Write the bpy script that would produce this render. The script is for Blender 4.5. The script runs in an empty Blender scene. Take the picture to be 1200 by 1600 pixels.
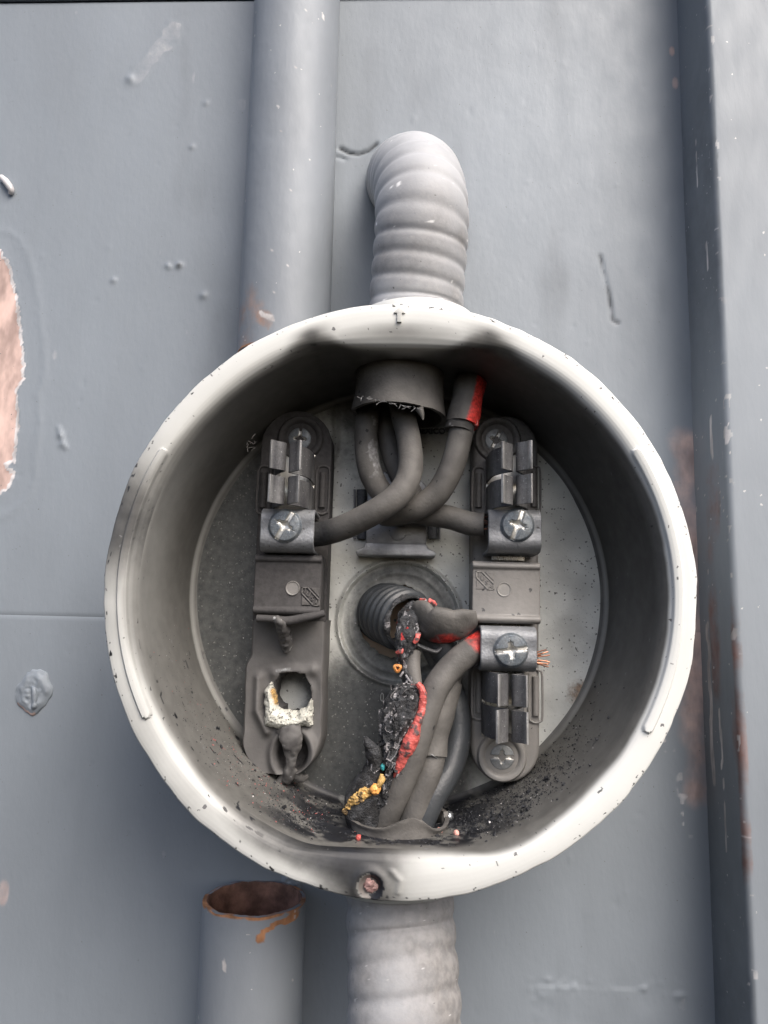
import bpy, bmesh, math, random
import numpy as np
from mathutils import Matrix, Vector, Quaternion

# ---------------------------------------------------------------- camera, sky, sun, exposure
# build space: millimetres, x right, y up, z out of the door towards the viewer.
# Blender space: (x, -z, y) / 1000
S = 0.001
SC = bpy.context.scene
F = 1156.0
up = np.array([195., -7729., 1156.]); up /= np.linalg.norm(up)
nf = np.array([20., 172., 1156.]); nf /= np.linalg.norm(nf)
nf = nf - up * nf.dot(up); nf /= np.linalg.norm(nf)
rt = np.cross(up, nf); rt /= np.linalg.norm(rt)
if rt[0] < 0: rt = -rt
RC = np.stack([rt, up, -nf], axis=1)          # build dir -> camera dir (x right, y down, z forward)
CAM = np.array([0.0, -7.2, 290.0])

def pix(p):
    q = (np.asarray(p, float) - CAM) @ RC.T
    return q[..., 0] / q[..., 2] * F + 600, q[..., 1] / q[..., 2] * F + 800

def Q(px, py, z):
    """point at height z above the door seen at photo position px, py"""
    d = RC.T @ np.array([(px - 600) / F, (py - 800) / F, 1.0])
    t = (z - CAM[2]) / d[2]
    p = CAM + d * t
    return np.array([p[0], p[1], z])
def QX(px, z, py=800): return Q(px, py, z)[0]
def QY(py, z, px=620): return Q(px, py, z)[1]
# put the socket centre on x=0,y=0
_c = Q(622.5, 913, 67)
CAM[0] -= _c[0]; CAM[1] -= _c[1]

cd = bpy.data.cameras.new('camera'); cam = bpy.data.objects.new('camera', cd)
SC.collection.objects.link(cam); SC.camera = cam
cd.sensor_width = 36; cd.sensor_fit = 'AUTO'; cd.lens = 36 * F / 1600
cd.clip_start = 0.005; cd.clip_end = 100
T = np.array([[1, 0, 0], [0, 0, -1], [0, 1, 0]], float)      # build -> blender
ax = T @ RC.T @ np.array([1., 0, 0]); ay = T @ RC.T @ np.array([0, -1., 0]); az = T @ RC.T @ np.array([0, 0, -1.])
m = Matrix.Identity(4)
for i in range(3):
    m[i][0], m[i][1], m[i][2] = ax[i], ay[i], az[i]
loc = T @ CAM * S
m[0][3], m[1][3], m[2][3] = loc
cam.matrix_world = m

W = bpy.data.worlds.new('World'); SC.world = W; W.use_nodes = True
wn = W.node_tree; bg = wn.nodes['Background']
sky = wn.nodes.new('ShaderNodeTexSky'); sky.sky_type = 'NISHITA'; sky.sun_disc = False
SUN_EL, SUN_AZ = 47, 34
sky.sun_elevation = math.radians(SUN_EL); sky.sun_rotation = math.radians(180 - SUN_AZ)
sky.air_density = .8; sky.dust_density = 5.0; sky.ozone_density = 1.0
wn.links.new(sky.outputs[0], bg.inputs[0]); bg.inputs[1].default_value = 0.13
sd = bpy.data.lights.new('sun', 'SUN'); sd.energy = 1.5; sd.angle = math.radians(42); sd.color = (1, .965, .92)
so = bpy.data.objects.new('sun', sd); SC.collection.objects.link(so)
e, a = math.radians(SUN_EL), math.radians(SUN_AZ)
so.rotation_euler = Vector((math.sin(a) * math.cos(e), -math.cos(a) * math.cos(e), math.sin(e))).to_track_quat('Z', 'Y').to_euler()
VS = SC.view_settings
VS.view_transform = 'Standard'; VS.look = 'None'; VS.gamma = 1; VS.use_curve_mapping = False
VS.exposure = 0.92

# ---------------------------------------------------------------- numeric helpers
rng = np.random.RandomState(7); random.seed(7)

def _hash(ix, iy, iz):
    h = (ix * 374761393 + iy * 668265263 + iz * 2147483647 + 1013904223) & 0xffffffff
    h = ((h ^ (h >> 13)) * 1274126177) & 0xffffffff
    h = (h ^ (h >> 16)) & 0xffffffff
    return h / 4294967295.0

def vnoise(p, scale=1.0, seed=0):
    p = np.asarray(p, float) * scale + seed * 17.31
    i = np.floor(p).astype(np.int64); f = p - i; f = f * f * (3 - 2 * f)
    r = 0
    for dx in (0, 1):
        for dy in (0, 1):
            for dz in (0, 1):
                w = (f[..., 0] if dx else 1 - f[..., 0]) * (f[..., 1] if dy else 1 - f[..., 1]) * (f[..., 2] if dz else 1 - f[..., 2])
                r = r + w * _hash(i[..., 0] + dx, i[..., 1] + dy, i[..., 2] + dz)
    return r * 2 - 1

def fbm(p, scale=1.0, octv=3, seed=0):
    r = 0; a_ = 1; t = 0
    for k in range(octv):
        r = r + vnoise(p, scale * 2 ** k, seed + k * 3) * a_; t += a_; a_ *= .5
    return r / t

def sm(e0, e1, x):
    t = np.clip((x - e0) / (e1 - e0), 0, 1)
    return t * t * (3 - 2 * t)

def polyd(x, y, pts):
    """distance of points to a 2D polyline"""
    best = np.full(np.shape(x), 1e9)
    for (x0, y0), (x1, y1) in zip(pts[:-1], pts[1:]):
        dx, dy = x1 - x0, y1 - y0
        t = np.clip(((x - x0) * dx + (y - y0) * dy) / (dx * dx + dy * dy + 1e-9), 0, 1)
        best = np.minimum(best, np.hypot(x - x0 - t * dx, y - y0 - t * dy))
    return best

def cat(pts, step):
    pts = [np.asarray(p, float) for p in pts]
    P = [2 * pts[0] - pts[1]] + pts + [2 * pts[-1] - pts[-2]]
    out = []
    for i in range(1, len(P) - 2):
        n = max(2, int(np.linalg.norm(P[i + 1][:3] - P[i][:3]) / step))
        for k in range(n):
            t = k / n
            out.append(.5 * ((2 * P[i]) + (-P[i - 1] + P[i + 1]) * t + (2 * P[i - 1] - 5 * P[i] + 4 * P[i + 1] - P[i + 2]) * t * t
                             + (-P[i - 1] + 3 * P[i] - 3 * P[i + 1] + P[i + 2]) * t ** 3))
    out.append(pts[-1])
    return np.array(out)

ATTR = ('soot', 'rust', 'red', 'mark')

class G:
    def __init__(s):
        s.V = []; s.Fc = []; s.n = 0; s.A = {k: [] for k in ATTR}
    def add(s, V, Fc, **attrs):
        V = np.asarray(V, float).reshape(-1, 3)
        s.V.append(V); s.Fc += [tuple(int(i) + s.n for i in f) for f in Fc]
        for k in ATTR:
            v = attrs.get(k)
            v = np.zeros(len(V)) if v is None else np.broadcast_to(np.asarray(v, float), (len(V),))
            s.A[k].append(v)
        s.n += len(V); return s
    def box(s, x0, x1, y0, y1, z0, z1, bev=0.3, rot=0, **kw):
        return s.prism([(x0, y0), (x1, y0), (x1, y1), (x0, y1)], z0, z1, bev, rot=rot, **kw)
    def prism(s, outline, z0, z1, bev=0.3, rot=0, axis='z', seg=2, fn=None, **kw):
        """closed 2D outline extruded; axis z: outline is (x,y); axis x: outline is (y,z); axis y: outline is (x,z)"""
        bm = bmesh.new()
        def mk(u, v, w):
            return (u, v, w) if axis == 'z' else (w, u, v) if axis == 'x' else (u, w, v)
        a_ = [bm.verts.new(mk(u, v, z0)) for u, v in outline]; b_ = [bm.verts.new(mk(u, v, z1)) for u, v in outline]
        n = len(outline)
        bm.faces.new(a_); bm.faces.new(b_)
        for i in range(n):
            bm.faces.new((a_[i], a_[(i + 1) % n], b_[(i + 1) % n], b_[i]))
        bmesh.ops.recalc_face_normals(bm, faces=bm.faces)
        if bev > 0:
            eds = [e_ for e_ in bm.edges if e_.calc_face_angle(0) > 0.45]
            bmesh.ops.bevel(bm, geom=eds, offset=bev, segments=seg, profile=.5, affect='EDGES', clamp_overlap=True)
        bmesh.ops.recalc_face_normals(bm, faces=bm.faces)
        bm.verts.index_update()
        V = np.array([v.co[:] for v in bm.verts])
        Fc = [[v.index for v in f.verts] for f in bm.faces]
        bm.free()
        if rot:
            c = V.mean(0); cs, sn = math.cos(rot), math.sin(rot)
            X = V[:, 0] - c[0]; Y = V[:, 1] - c[1]
            V[:, 0] = c[0] + X * cs - Y * sn; V[:, 1] = c[1] + X * sn + Y * cs
        if fn is not None: V = fn(V)
        return s.add(V, Fc, **kw)
    def grid(s, P, closed_u=False, closed_v=False, flip=False, **kw):
        """P[u][v] array of points"""
        nu, nv = P.shape[:2]
        Fc = []
        for i in range(nu if closed_u else nu - 1):
            i2 = (i + 1) % nu
            for j in range(nv if closed_v else nv - 1):
                j2 = (j + 1) % nv
                f = (i * nv + j, i2 * nv + j, i2 * nv + j2, i * nv + j2)
                Fc.append(f[::-1] if flip else f)
        kw = {k: (np.asarray(v).reshape(-1) if np.ndim(v) else v) for k, v in kw.items()}
        return s.add(P.reshape(-1, 3), Fc, **kw)
    def tube(s, path, r, n=24, step=0.8, rfn=None, cap=True, squash=1.0, ref=(0, 0, 1), afn=None, hollow=0, raw=False):
        """path: list of points or (x,y,z,radius); rfn(arc length, angle, positions) added to the radius (mm)"""
        pts = [tuple(p) if len(p) == 4 else (*p, r) for p in path]
        C = np.array(pts, float) if raw else cat(pts, step)
        R = C[:, 3]; C = C[:, :3]
        t = np.gradient(C, axis=0); t /= np.linalg.norm(t, axis=1)[:, None] + 1e-12
        sarc = np.concatenate([[0], np.cumsum(np.linalg.norm(np.diff(C, axis=0), axis=1))])
        u = np.array(ref, float); fr = []
        for k in range(len(C)):
            u = u - t[k] * u.dot(t[k]); u /= np.linalg.norm(u); fr.append((u.copy(), np.cross(t[k], u)))
        U = np.array([f[0] for f in fr]); Vv = np.array([f[1] for f in fr])
        th = np.linspace(0, 2 * np.pi, n, endpoint=False)
        ct, st = np.cos(th), np.sin(th)
        def ring(Rm):
            return C[:, None, :] + Rm[..., None] * (U[:, None, :] * (ct * squash)[None, :, None] + Vv[:, None, :] * st[None, :, None])
        Rm = np.repeat(R[:, None], n, 1)
        if rfn is not None:
            Rm = Rm + rfn(sarc[:, None] + 0 * th[None, :], th[None, :] + 0 * sarc[:, None], ring(Rm))
        P = ring(Rm)
        kw = afn(P, sarc[:, None] + 0 * th[None, :], th[None, :] + 0 * sarc[:, None]) if afn else {}
        base = s.n
        if hollow:
            Pi = ring(Rm - hollow)
            P = np.concatenate([P, Pi[::-1]], 0)
            kw = {k: np.concatenate([np.asarray(v), np.asarray(v)[::-1]], 0) for k, v in kw.items()}
            s.grid(P, closed_u=True, closed_v=True, **kw)
        else:
            s.grid(P, closed_v=True, **kw)
            if cap:
                nu = P.shape[0]
                for row, c, rev in ((0, C[0], True), (nu - 1, C[-1], False)):
                    s.V.append(c[None]); ci = s.n
                    for k in ATTR: s.A[k].append(np.array([np.concatenate(s.A[k])[base + row * n]]))
                    s.n += 1
                    for j in range(n):
                        f = (base + row * n + j, base + row * n + (j + 1) % n, ci)
                        s.Fc.append(f[::-1] if rev else f)
        return s
    def lathe(s, c, prof, n=48, axis='z', closed=False, rfn=None, **kw):
        """prof: list of (radius, height) around centre c along axis"""
        th = np.linspace(0, 2 * np.pi, n, endpoint=False)
        P = np.zeros((len(prof), n, 3))
        for i, (r, h) in enumerate(prof):
            rr = r + (rfn(th, h) if rfn else 0)
            if axis == 'z': P[i] = np.stack([c[0] + rr * np.cos(th), c[1] + rr * np.sin(th), c[2] + h + 0 * th], -1)
            else: P[i] = np.stack([c[0] + rr * np.cos(th), c[1] + h + 0 * th, c[2] - rr * np.sin(th)], -1)
        return s.grid(P, closed_u=closed, closed_v=True, **kw)
    def sheet(s, line, t, a0, a1, axis='y', bev=.12, **kw):
        """bent sheet metal: centre line in 2D, thickness t, extruded along axis"""
        L = np.array(line, float)
        d = np.gradient(L, axis=0); d /= np.linalg.norm(d, axis=1)[:, None]
        nrm = np.stack([-d[:, 1], d[:, 0]], -1) * t / 2
        out = [tuple(p) for p in L + nrm] + [tuple(p) for p in (L - nrm)[::-1]]
        return s.prism(out, a0, a1, bev, axis=axis, seg=1, **kw)
    def blob(s, c, r, rough=.25, n=14, seed=0, sq=(1, 1, 1), **kw):
        P = np.zeros((n, n * 2, 3))
        for i in range(n):
            ph = math.pi * (i + .02) / (n - 1 + .04)
            for j in range(n * 2):
                th = math.pi * j / n
                P[i, j] = (math.sin(ph) * math.cos(th), math.sin(ph) * math.sin(th), math.cos(ph))
        k = 1 + rough * fbm(P, 1.6, 3, seed)[..., None]
        P = np.asarray(c) + P * k * r * np.array(sq)
        return s.grid(P, closed_v=True, **kw)

def mesh_obj(name, g, mat, parent=None, origin=None, smooth=True, angle=40):
    V = np.concatenate(g.V)
    if origin is None:
        origin = parent['_o'] if parent is not None and '_o' in parent else (0, 0, 0)
    o3 = np.array(origin, float)
    L = (V - o3) @ T.T * S
    me = bpy.data.meshes.new(name)
    me.from_pydata(L.tolist(), [], g.Fc)
    for k in ATTR:
        arr = np.concatenate(g.A[k])
        if np.any(arr > 0):
            at = me.attributes.new(k, 'FLOAT', 'POINT'); at.data.foreach_set('value', arr.astype(np.float32))
    if me.validate(): pass
    bm = bmesh.new(); bm.from_mesh(me)
    bmesh.ops.recalc_face_normals(bm, faces=bm.faces); bm.to_mesh(me); bm.free()
    me.polygons.foreach_set('use_smooth', [smooth] * len(me.polygons))
    if smooth: me.set_sharp_from_angle(angle=math.radians(angle))
    for mm_ in (mat if isinstance(mat, (list, tuple)) else [mat]): me.materials.append(mm_)
    o = bpy.data.objects.new(name, me); SC.collection.objects.link(o)
    o['_o'] = [float(v) for v in o3]
    if parent is not None: o.parent = parent
    else: o.location = tuple(T @ o3 * S)
    return o

def thing(name, label, cat_, at, group=None):
    o = bpy.data.objects.new(name, None); SC.collection.objects.link(o)
    o.empty_display_size = .01
    o['_o'] = [float(v) for v in at]; o.location = tuple(T @ np.array(at, float) * S)
    o['label'] = label; o['category'] = cat_
    if group: o['group'] = group
    return o

def solo(name, label, cat_, g, mat, group=None, kind=None, **kw):
    V = np.concatenate(g.V); c = V.mean(0); c[1] = V[:, 1].min()
    o = mesh_obj(name, g, mat, None, origin=c, **kw)
    if label: o['label'] = label
    if cat_: o['category'] = cat_
    if group: o['group'] = group
    if kind: o['kind'] = kind
    return o

# ---------------------------------------------------------------- materials
def material(name, base, rough=.5, metal=0., var=.15, vscale=60, bump=.15, bscale=900, soot=(.02, .02, .019), sootrough=.85,
             rust=(.17, .07, .035), red=(.62, .09, .07), mark=(.5, .5, .5), specks=None, spec=.5, tint=None, breakup=.35, coat=0.,
             sootmetal=0., bscale2=0, bump2=0., bdist=0.0004, stretch=None, mapscale=None, sootvar=.3):
    mt = bpy.data.materials.new(name); mt.use_nodes = True
    nt = mt.node_tree; N = nt.nodes; Lk = nt.links
    bs = N['Principled BSDF']
    geo = N.new('ShaderNodeNewGeometry'); pos = geo.outputs['Position']
    if stretch:
        mp = N.new('ShaderNodeMapping'); mp.inputs['Scale'].default_value = stretch; Lk.new(pos, mp.inputs[0]); spos = mp.outputs[0]
    else: spos = pos
    def noise(scale, det=4, src=None, rgh=.55):
        n_ = N.new('ShaderNodeTexNoise'); n_.inputs['Scale'].default_value = scale; n_.inputs['Detail'].default_value = det
        n_.inputs['Roughness'].default_value = rgh
        Lk.new(src or spos, n_.inputs['Vector']); return n_.outputs['Fac']
    def mth(op, a_, b_=None, c_=None, clamp=False):
        n_ = N.new('ShaderNodeMath'); n_.operation = op; n_.use_clamp = clamp
        for i, v in enumerate((a_, b_, c_)):
            if v is None: continue
            if isinstance(v, (int, float)): n_.inputs[i].default_value = v
            else: Lk.new(v, n_.inputs[i])
        return n_.outputs[0]
    def ramp(v, a_, b_):
        n_ = N.new('ShaderNodeMapRange'); n_.interpolation_type = 'SMOOTHSTEP'
        Lk.new(v, n_.inputs[0]); n_.inputs[1].default_value = a_; n_.inputs[2].default_value = b_; return n_.outputs[0]
    def mix(f, a_, b_, ty='MIX'):
        n_ = N.new('ShaderNodeMix'); n_.data_type = 'RGBA'; n_.blend_type = ty
        if isinstance(f, float): n_.inputs[0].default_value = f
        else: Lk.new(f, n_.inputs[0])
        for s_, v in ((n_.inputs[6], a_), (n_.inputs[7], b_)):
            if isinstance(v, tuple): s_.default_value = (*v, 1)
            else: Lk.new(v, s_)
        return n_.outputs[2]
    def mixf(f, a_, b_):
        n_ = N.new('ShaderNodeMix'); n_.data_type = 'FLOAT'
        Lk.new(f, n_.inputs[0])
        for s_, v in ((n_.inputs[2], a_), (n_.inputs[3], b_)):
            if isinstance(v, (int, float)): s_.default_value = v
            else: Lk.new(v, s_)
        return n_.outputs[0]
    n1 = noise(vscale, 5); n2 = noise(vscale * 9, 3)
    lo = tuple(c * (1 - var) for c in base); hi = tuple(min(1, c * (1 + var)) for c in base)
    col = mix(ramp(n1, .3, .7), lo, hi)
    if tint: col = mix(mth('MULTIPLY', ramp(n2, .35, .75), .5), col, tint)
    rg = mth('MULTIPLY_ADD', n2, .25, rough - .12)
    mtl = None; met = float(metal)
    br = noise(vscale * 4, 6, pos, .65)
    brk = mth('MULTIPLY', mth('SUBTRACT', br, .5), breakup * 2.2)
    metv = None
    for nm, c_, r_ in (('rust', rust, .8), ('red', red, .45), ('soot', soot, sootrough), ('mark', mark, None)):
        at = N.new('ShaderNodeAttribute'); at.attribute_name = nm
        v = at.outputs['Fac']
        if nm == 'soot':
            f = mth('ADD', v, mth('MULTIPLY', brk, mth('MULTIPLY', mth('MULTIPLY', v, mth('SUBTRACT', 1.0, v)), 4.0)), clamp=True)
        else:
            f = ramp(mth('ADD', v, mth('MULTIPLY', brk, mth('MULTIPLY', mth('MULTIPLY', v, mth('SUBTRACT', 1.0, v)), 4.0))), .25, .75)
        kv = sootvar if nm == 'soot' else .38
        c2 = mix(ramp(n2, .3, .7), tuple(x * (1 - kv) for x in c_), tuple(min(1, x * (1 + kv)) for x in c_))
        col = mix(f, col, c2)
        if r_ is not None: rg = mixf(f, rg, r_)
        if nm in ('rust', 'red', 'soot') and metal > 0:
            metv = mixf(f, metv if metv is not None else float(metal), sootmetal)
    if specks:
        for sc_, th_, cc in specks:
            vo = N.new('ShaderNodeTexVoronoi'); vo.inputs['Scale'].default_value = sc_
            dn = N.new('ShaderNodeTexNoise'); dn.inputs['Scale'].default_value = sc_ * 2.2; Lk.new(pos, dn.inputs['Vector'])
            va = N.new('ShaderNodeVectorMath'); va.operation = 'MULTIPLY_ADD'; Lk.new(dn.outputs['Color'], va.inputs[0]); va.inputs[1].default_value = (.9 / sc_,) * 3; Lk.new(pos, va.inputs[2])
            Lk.new(va.outputs[0], vo.inputs['Vector'])
            sp = N.new('ShaderNodeSeparateColor'); Lk.new(vo.outputs['Color'], sp.inputs[0])
            k = mth('MULTIPLY', mth('LESS_THAN', vo.outputs['Distance'], mth('MULTIPLY', sp.outputs[1], .30)), mth('GREATER_THAN', sp.outputs[0], th_))
            col = mix(k, col, cc)
    Lk.new(col, bs.inputs['Base Color']); Lk.new(rg, bs.inputs['Roughness'])
    if metv is not None: Lk.new(metv, bs.inputs['Metallic'])
    else: bs.inputs['Metallic'].default_value = metal
    bs.inputs['Specular IOR Level'].default_value = spec
    if coat: bs.inputs['Coat Weight'].default_value = coat; bs.inputs['Coat Roughness'].default_value = .25
    if bump:
        bp = N.new('ShaderNodeBump'); bp.inputs['Strength'].default_value = bump; bp.inputs['Distance'].default_value = bdist
        h = noise(bscale, 4)
        if bump2:
            h = mth('ADD', h, mth('MULTIPLY', noise(bscale2, 3), bump2))
        Lk.new(h, bp.inputs['Height']); Lk.new(bp.outputs[0], bs.inputs['Normal'])
    return mt

M = {}
M['door'] = material('door_paint', (.212, .240, .268), .56, .1, var=.08, vscale=14, bump=.25, bscale=500, bscale2=70, bump2=1.2,
                     soot=(.05, .055, .06), rust=(.48, .35, .31), mark=(.56, .54, .54), specks=((800, .985, (.55, .55, .55)), (800, .96, (.13, .14, .15))), stretch=(1, 1, .45))
M['post'] = material('post_paint', (.218, .244, .270), .58, .1, var=.09, vscale=22, bump=.3, bscale=400, bscale2=60, bump2=1.,
                     rust=(.22, .11, .085), mark=(.5, .48, .47), soot=(.05, .055, .06), specks=((700, .975, (.5, .5, .5)),), stretch=(1, 1, .3))
M['pipe'] = material('pipe_paint', (.220, .242, .266), .58, .1, var=.1, vscale=25, bump=.3, bscale=500, bscale2=90, bump2=.8,
                     rust=(.36, .17, .08), mark=(.48, .46, .45), specks=((900, .985, (.5, .5, .5)),), stretch=(1, 1, .5))
M['rust'] = material('pipe_rust', (.20, .105, .075), .85, 0, var=.5, vscale=160, bump=.8, bscale=900)
M['conduit'] = material('conduit_vinyl', (.37, .38, .395), .55, 0, var=.12, vscale=45, bump=.2, bscale=1100,
                        mark=(.62, .62, .62), soot=(.16, .15, .14), specks=((900, .975, (.7, .7, .7)), (900, .97, (.12, .12, .12))))
M['shell'] = material('socket_enamel', (.62, .63, .605), .52, 0, var=.04, vscale=25, bump=.05, bscale=700, soot=(.105, .103, .095), sootrough=.5, sootvar=.12,
                      rust=(.28, .15, .14), mark=(.008, .009, .012), specks=((560, .95, (.15, .15, .15)),), breakup=.12)
M['plate'] = material('galvanised_plate', (.66, .67, .63), .5, .25, var=.16, vscale=90, bump=.3, bscale=500, soot=(.030, .033, .034), sootrough=.45,
                      sootmetal=.0, sootvar=.2, mark=(.55, .55, .52), rust=(.25, .17, .11), specks=((420, .85, (.16, .16, .15)), (900, .72, (.17, .17, .16)), (1500, .7, (.22, .22, .2))), breakup=.45)
M['block'] = material('terminal_plastic', (.27, .26, .245), .42, 0, var=.12, vscale=60, bump=.2, bscale=800, soot=(.085, .08, .076), sootrough=.6,
                      mark=(.6, .58, .5), specks=((500, .85, (.07, .07, .07)),))
M['blockm'] = material('burnt_plastic', (.12, .116, .112), .66, 0, var=.2, vscale=80, bump=.25, bscale=700, soot=(.035, .033, .034), mark=(.5, .52, .52))
M['foam'] = material('melted_white', (.56, .56, .50), .8, 0, var=.15, vscale=200, bump=.6, bscale=1800, soot=(.06, .055, .045), rust=(.45, .28, .1),
                     specks=((900, .7, (.05, .05, .045)),), bdist=.001)
M['jaw'] = material('tin_plate_sooted', (.45, .45, .44), .45, .7, var=.2, vscale=200, bump=.3, bscale=1600, soot=(.06, .06, .065), sootrough=.5, sootmetal=.3,
                    specks=((1500, .75, (.4, .4, .4)),))
M['lug'] = material('zinc_lug', (.34, .35, .365), .5, .65, var=.25, vscale=150, bump=.5, bscale=1100, soot=(.075, .082, .09), sootrough=.6, sootmetal=.2,
                    specks=((700, .85, (.08, .08, .08)),))
M['screw'] = material('screw_steel', (.62, .61, .57), .32, .8, var=.15, vscale=200, bump=.2, bscale=1500, soot=(.10, .12, .14), sootrough=.5, sootmetal=.35,
                      specks=((1600, .8, (.35, .36, .38)),), breakup=.2)
M['bright'] = material('bright_metal', (.75, .73, .66), .25, .9, var=.1, vscale=100, bump=.1)
M['wire'] = material('sooted_insulation', (.108, .103, .096), .62, 0, var=.24, vscale=110, bump=.4, bscale=1100, soot=(.022, .023, .025), red=(.60, .05, .04),
                     mark=(.25, .25, .25), specks=((450, .93, (.03, .03, .03)),), spec=.4)
M['darkw'] = material('dark_insulation', (.045, .05, .055), .42, 0, var=.2, vscale=60, bump=.35, bscale=1100, soot=(.012, .012, .013), red=(.6, .05, .04), mark=(.2, .2, .2))
M['char'] = material('charred_insulation', (.050, .052, .056), .55, 0, var=.6, vscale=300, bump=1., bscale=1500, bscale2=4000, bump2=.5, bdist=.001,
                     soot=(.012, .012, .013), red=(.50, .03, .03), mark=(.32, .31, .32), rust=(.6, .25, .05), breakup=.6)
M['red'] = material('red_plastic', (.52, .105, .09), .4, 0, var=.2, vscale=200, bump=.5, bscale=1500, soot=(.07, .06, .06))
M['copper'] = material('copper_strands', (.55, .26, .16), .35, .9, var=.3, vscale=300, bump=.1, soot=(.08, .05, .045))
M['yellow'] = material('yellow_melt', (.60, .38, .13), .38, 0, var=.4, vscale=400, bump=.8, bscale=1800, red=(.55, .16, .03), soot=(.07, .05, .03))
M['orange'] = material('orange_melt', (.62, .29, .08), .32, 0, var=.3, vscale=300, bump=.4)
M['teal'] = material('teal_melt', (.03, .22, .24), .25, 0)
M['pink'] = material('pink_bead', (.72, .36, .30), .45, 0, var=.1, vscale=300)
M['steelbead'] = material('metal_bead', (.6, .63, .66), .2, .9)
M['crumb'] = material('soot_crumbs', (.018, .019, .022), .6, 0, var=.4, vscale=900, bump=.6, bscale=2500, mark=(.62, .60, .60), red=(.45, .12, .11))
M['tan'] = material('tan_backing', (.60, .46, .34), .8, 0, var=.1, vscale=60, bump=.1)

# ---------------------------------------------------------------- the door
def poly_in(x, y, pts):
    c = np.zeros(np.shape(x), bool); n = len(pts)
    for i in range(n):
        x0, y0 = pts[i]; x1, y1 = pts[(i + 1) % n]
        k = ((y0 > y) != (y1 > y)) & (x < (x1 - x0) * (y - y0) / (y1 - y0 + 1e-9) + x0)
        c ^= k
    return c

Q2 = lambda px, py, z=0: tuple(Q(px, py, z)[:2])
PATCH = [Q2(-90, 430), Q2(-50, 390), Q2(0, 392), Q2(14, 415), Q2(22, 450), Q2(28, 480), Q2(31, 520), Q2(36, 545), Q2(36, 590), Q2(24, 612), Q2(28, 640), Q2(26, 680),
         Q2(24, 700), Q2(22, 722), Q2(8, 726), Q2(22, 740), Q2(16, 758), Q2(0, 772), Q2(-40, 790), Q2(-120, 700)]
PAT2 = [Q2(840, 1540), Q2(1000, 1548), Q2(1080, 1556), Q2(1082, 1800), Q2(838, 1800)]
bumps = []
for k in range(170):
    bumps.append((rng.uniform(-175, 112), rng.uniform(-190, 230), rng.uniform(.6, 1.3), rng.uniform(.04, .18) * rng.choice([1, -1, -1]), rng.uniform(.6, 2.2)))
for px, py, r, h in ((280, 415, 1.5, .9), (265, 418, 1.1, .5), (318, 462, 1.6, .9), (178, 438, 1.2, .7), (95, 680, 1.6, .5), (97, 695, 1.4, .5), (262, 415, 1, .6),
                     (205, 130, 2.4, .35), (203, 125, 1.8, .6), (300, 230, 1.1, .6), (322, 165, 1.1, .5)):
    x, y = Q2(px, py); bumps.append((x, y, r, h, 1))

def door_h(x, y):
    p = np.stack([x, y, 0 * x], -1)
    h = .22 * vnoise(p, .012, 1) + .06 * vnoise(p, .06, 2)
    for bx, by, r, hh, st in bumps:
        k = (np.abs(x - bx) < r * 3) & (np.abs(y - by) < r * 3 * st)
        h[k] += hh * np.exp(-(((x[k] - bx) / r) ** 2 + ((y[k] - by) / (r * st)) ** 2) * 1.2)
    # stripped patch sits below the paint film, its edge curled up
    wob = np.stack([x + 1.0 * vnoise(p, .9, 5), y + 1.0 * vnoise(p, .9, 6), 0 * x], -1)
    inside = poly_in(wob[..., 0], wob[..., 1], PATCH)
    dP = polyd(wob[..., 0], wob[..., 1], PATCH + PATCH[:1])
    h += np.where(inside, -.25, .25 * np.exp(-dP / 1.0) + .15 * np.exp(-((dP - 9) / 1.6) ** 2))
    in2 = poly_in(x, y, PAT2); d2 = polyd(x, y, PAT2[:3]); d3 = polyd(x, y, [PAT2[0], PAT2[4]])
    rgh = vnoise(p, .55, 8)
    h += .3 * sm(.6, 0, np.where(in2, 0, np.minimum(d2, d3))) * (.6 + .6 * vnoise(p, .12, 3)) + .7 * np.exp(-(np.maximum(0, np.where(in2, d2 * 1.5, d2)) / 2.8) ** 2) * np.clip(rgh, 0, 1) + .5 * np.exp(-(d3 / 2.2) ** 2) * np.clip(rgh, -.2, 1)
    # scraped primer smear, upper left
    ds = polyd(x, y, [Q2(215, 120), Q2(272, 50)])
    h += .10 * sm(5.5, 3.5, ds + 2.0 * vnoise(p, .35, 12))
    # curved paint crack beside the elbow, short scratches
    for pts, dep, w in (([Q2(532, 232), Q2(545, 239), Q2(560, 241), Q2(575, 236), Q2(588, 225)], .9, .8),
                        ([Q2(938, 400), Q2(945, 435), Q2(952, 460), Q2(957, 500), Q2(966, 505)], .5, .7), ([Q2(525, 245), Q2(540, 248)], .6, .8),
                        ([Q2(92, 668), Q2(97, 685), Q2(103, 700)], -.5, .8)):
        h -= dep * np.exp(-(polyd(x, y, pts) / w) ** 2)
    return h, inside, dP, ds, p

def axis_pts(lo, hi, fine0, fine1, st):
    a_ = list(np.arange(fine0, fine1 + st / 2, st)); b_ = []
    v, s_ = fine0, st
    while v > lo: s_ *= 1.6; v = max(lo, v - s_); b_.append(v)
    c_ = []; v, s_ = a_[-1], st
    while v < hi: s_ *= 1.6; v = min(hi, v + s_); c_.append(v)
    return np.array(b_[::-1] + a_ + c_)

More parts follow.
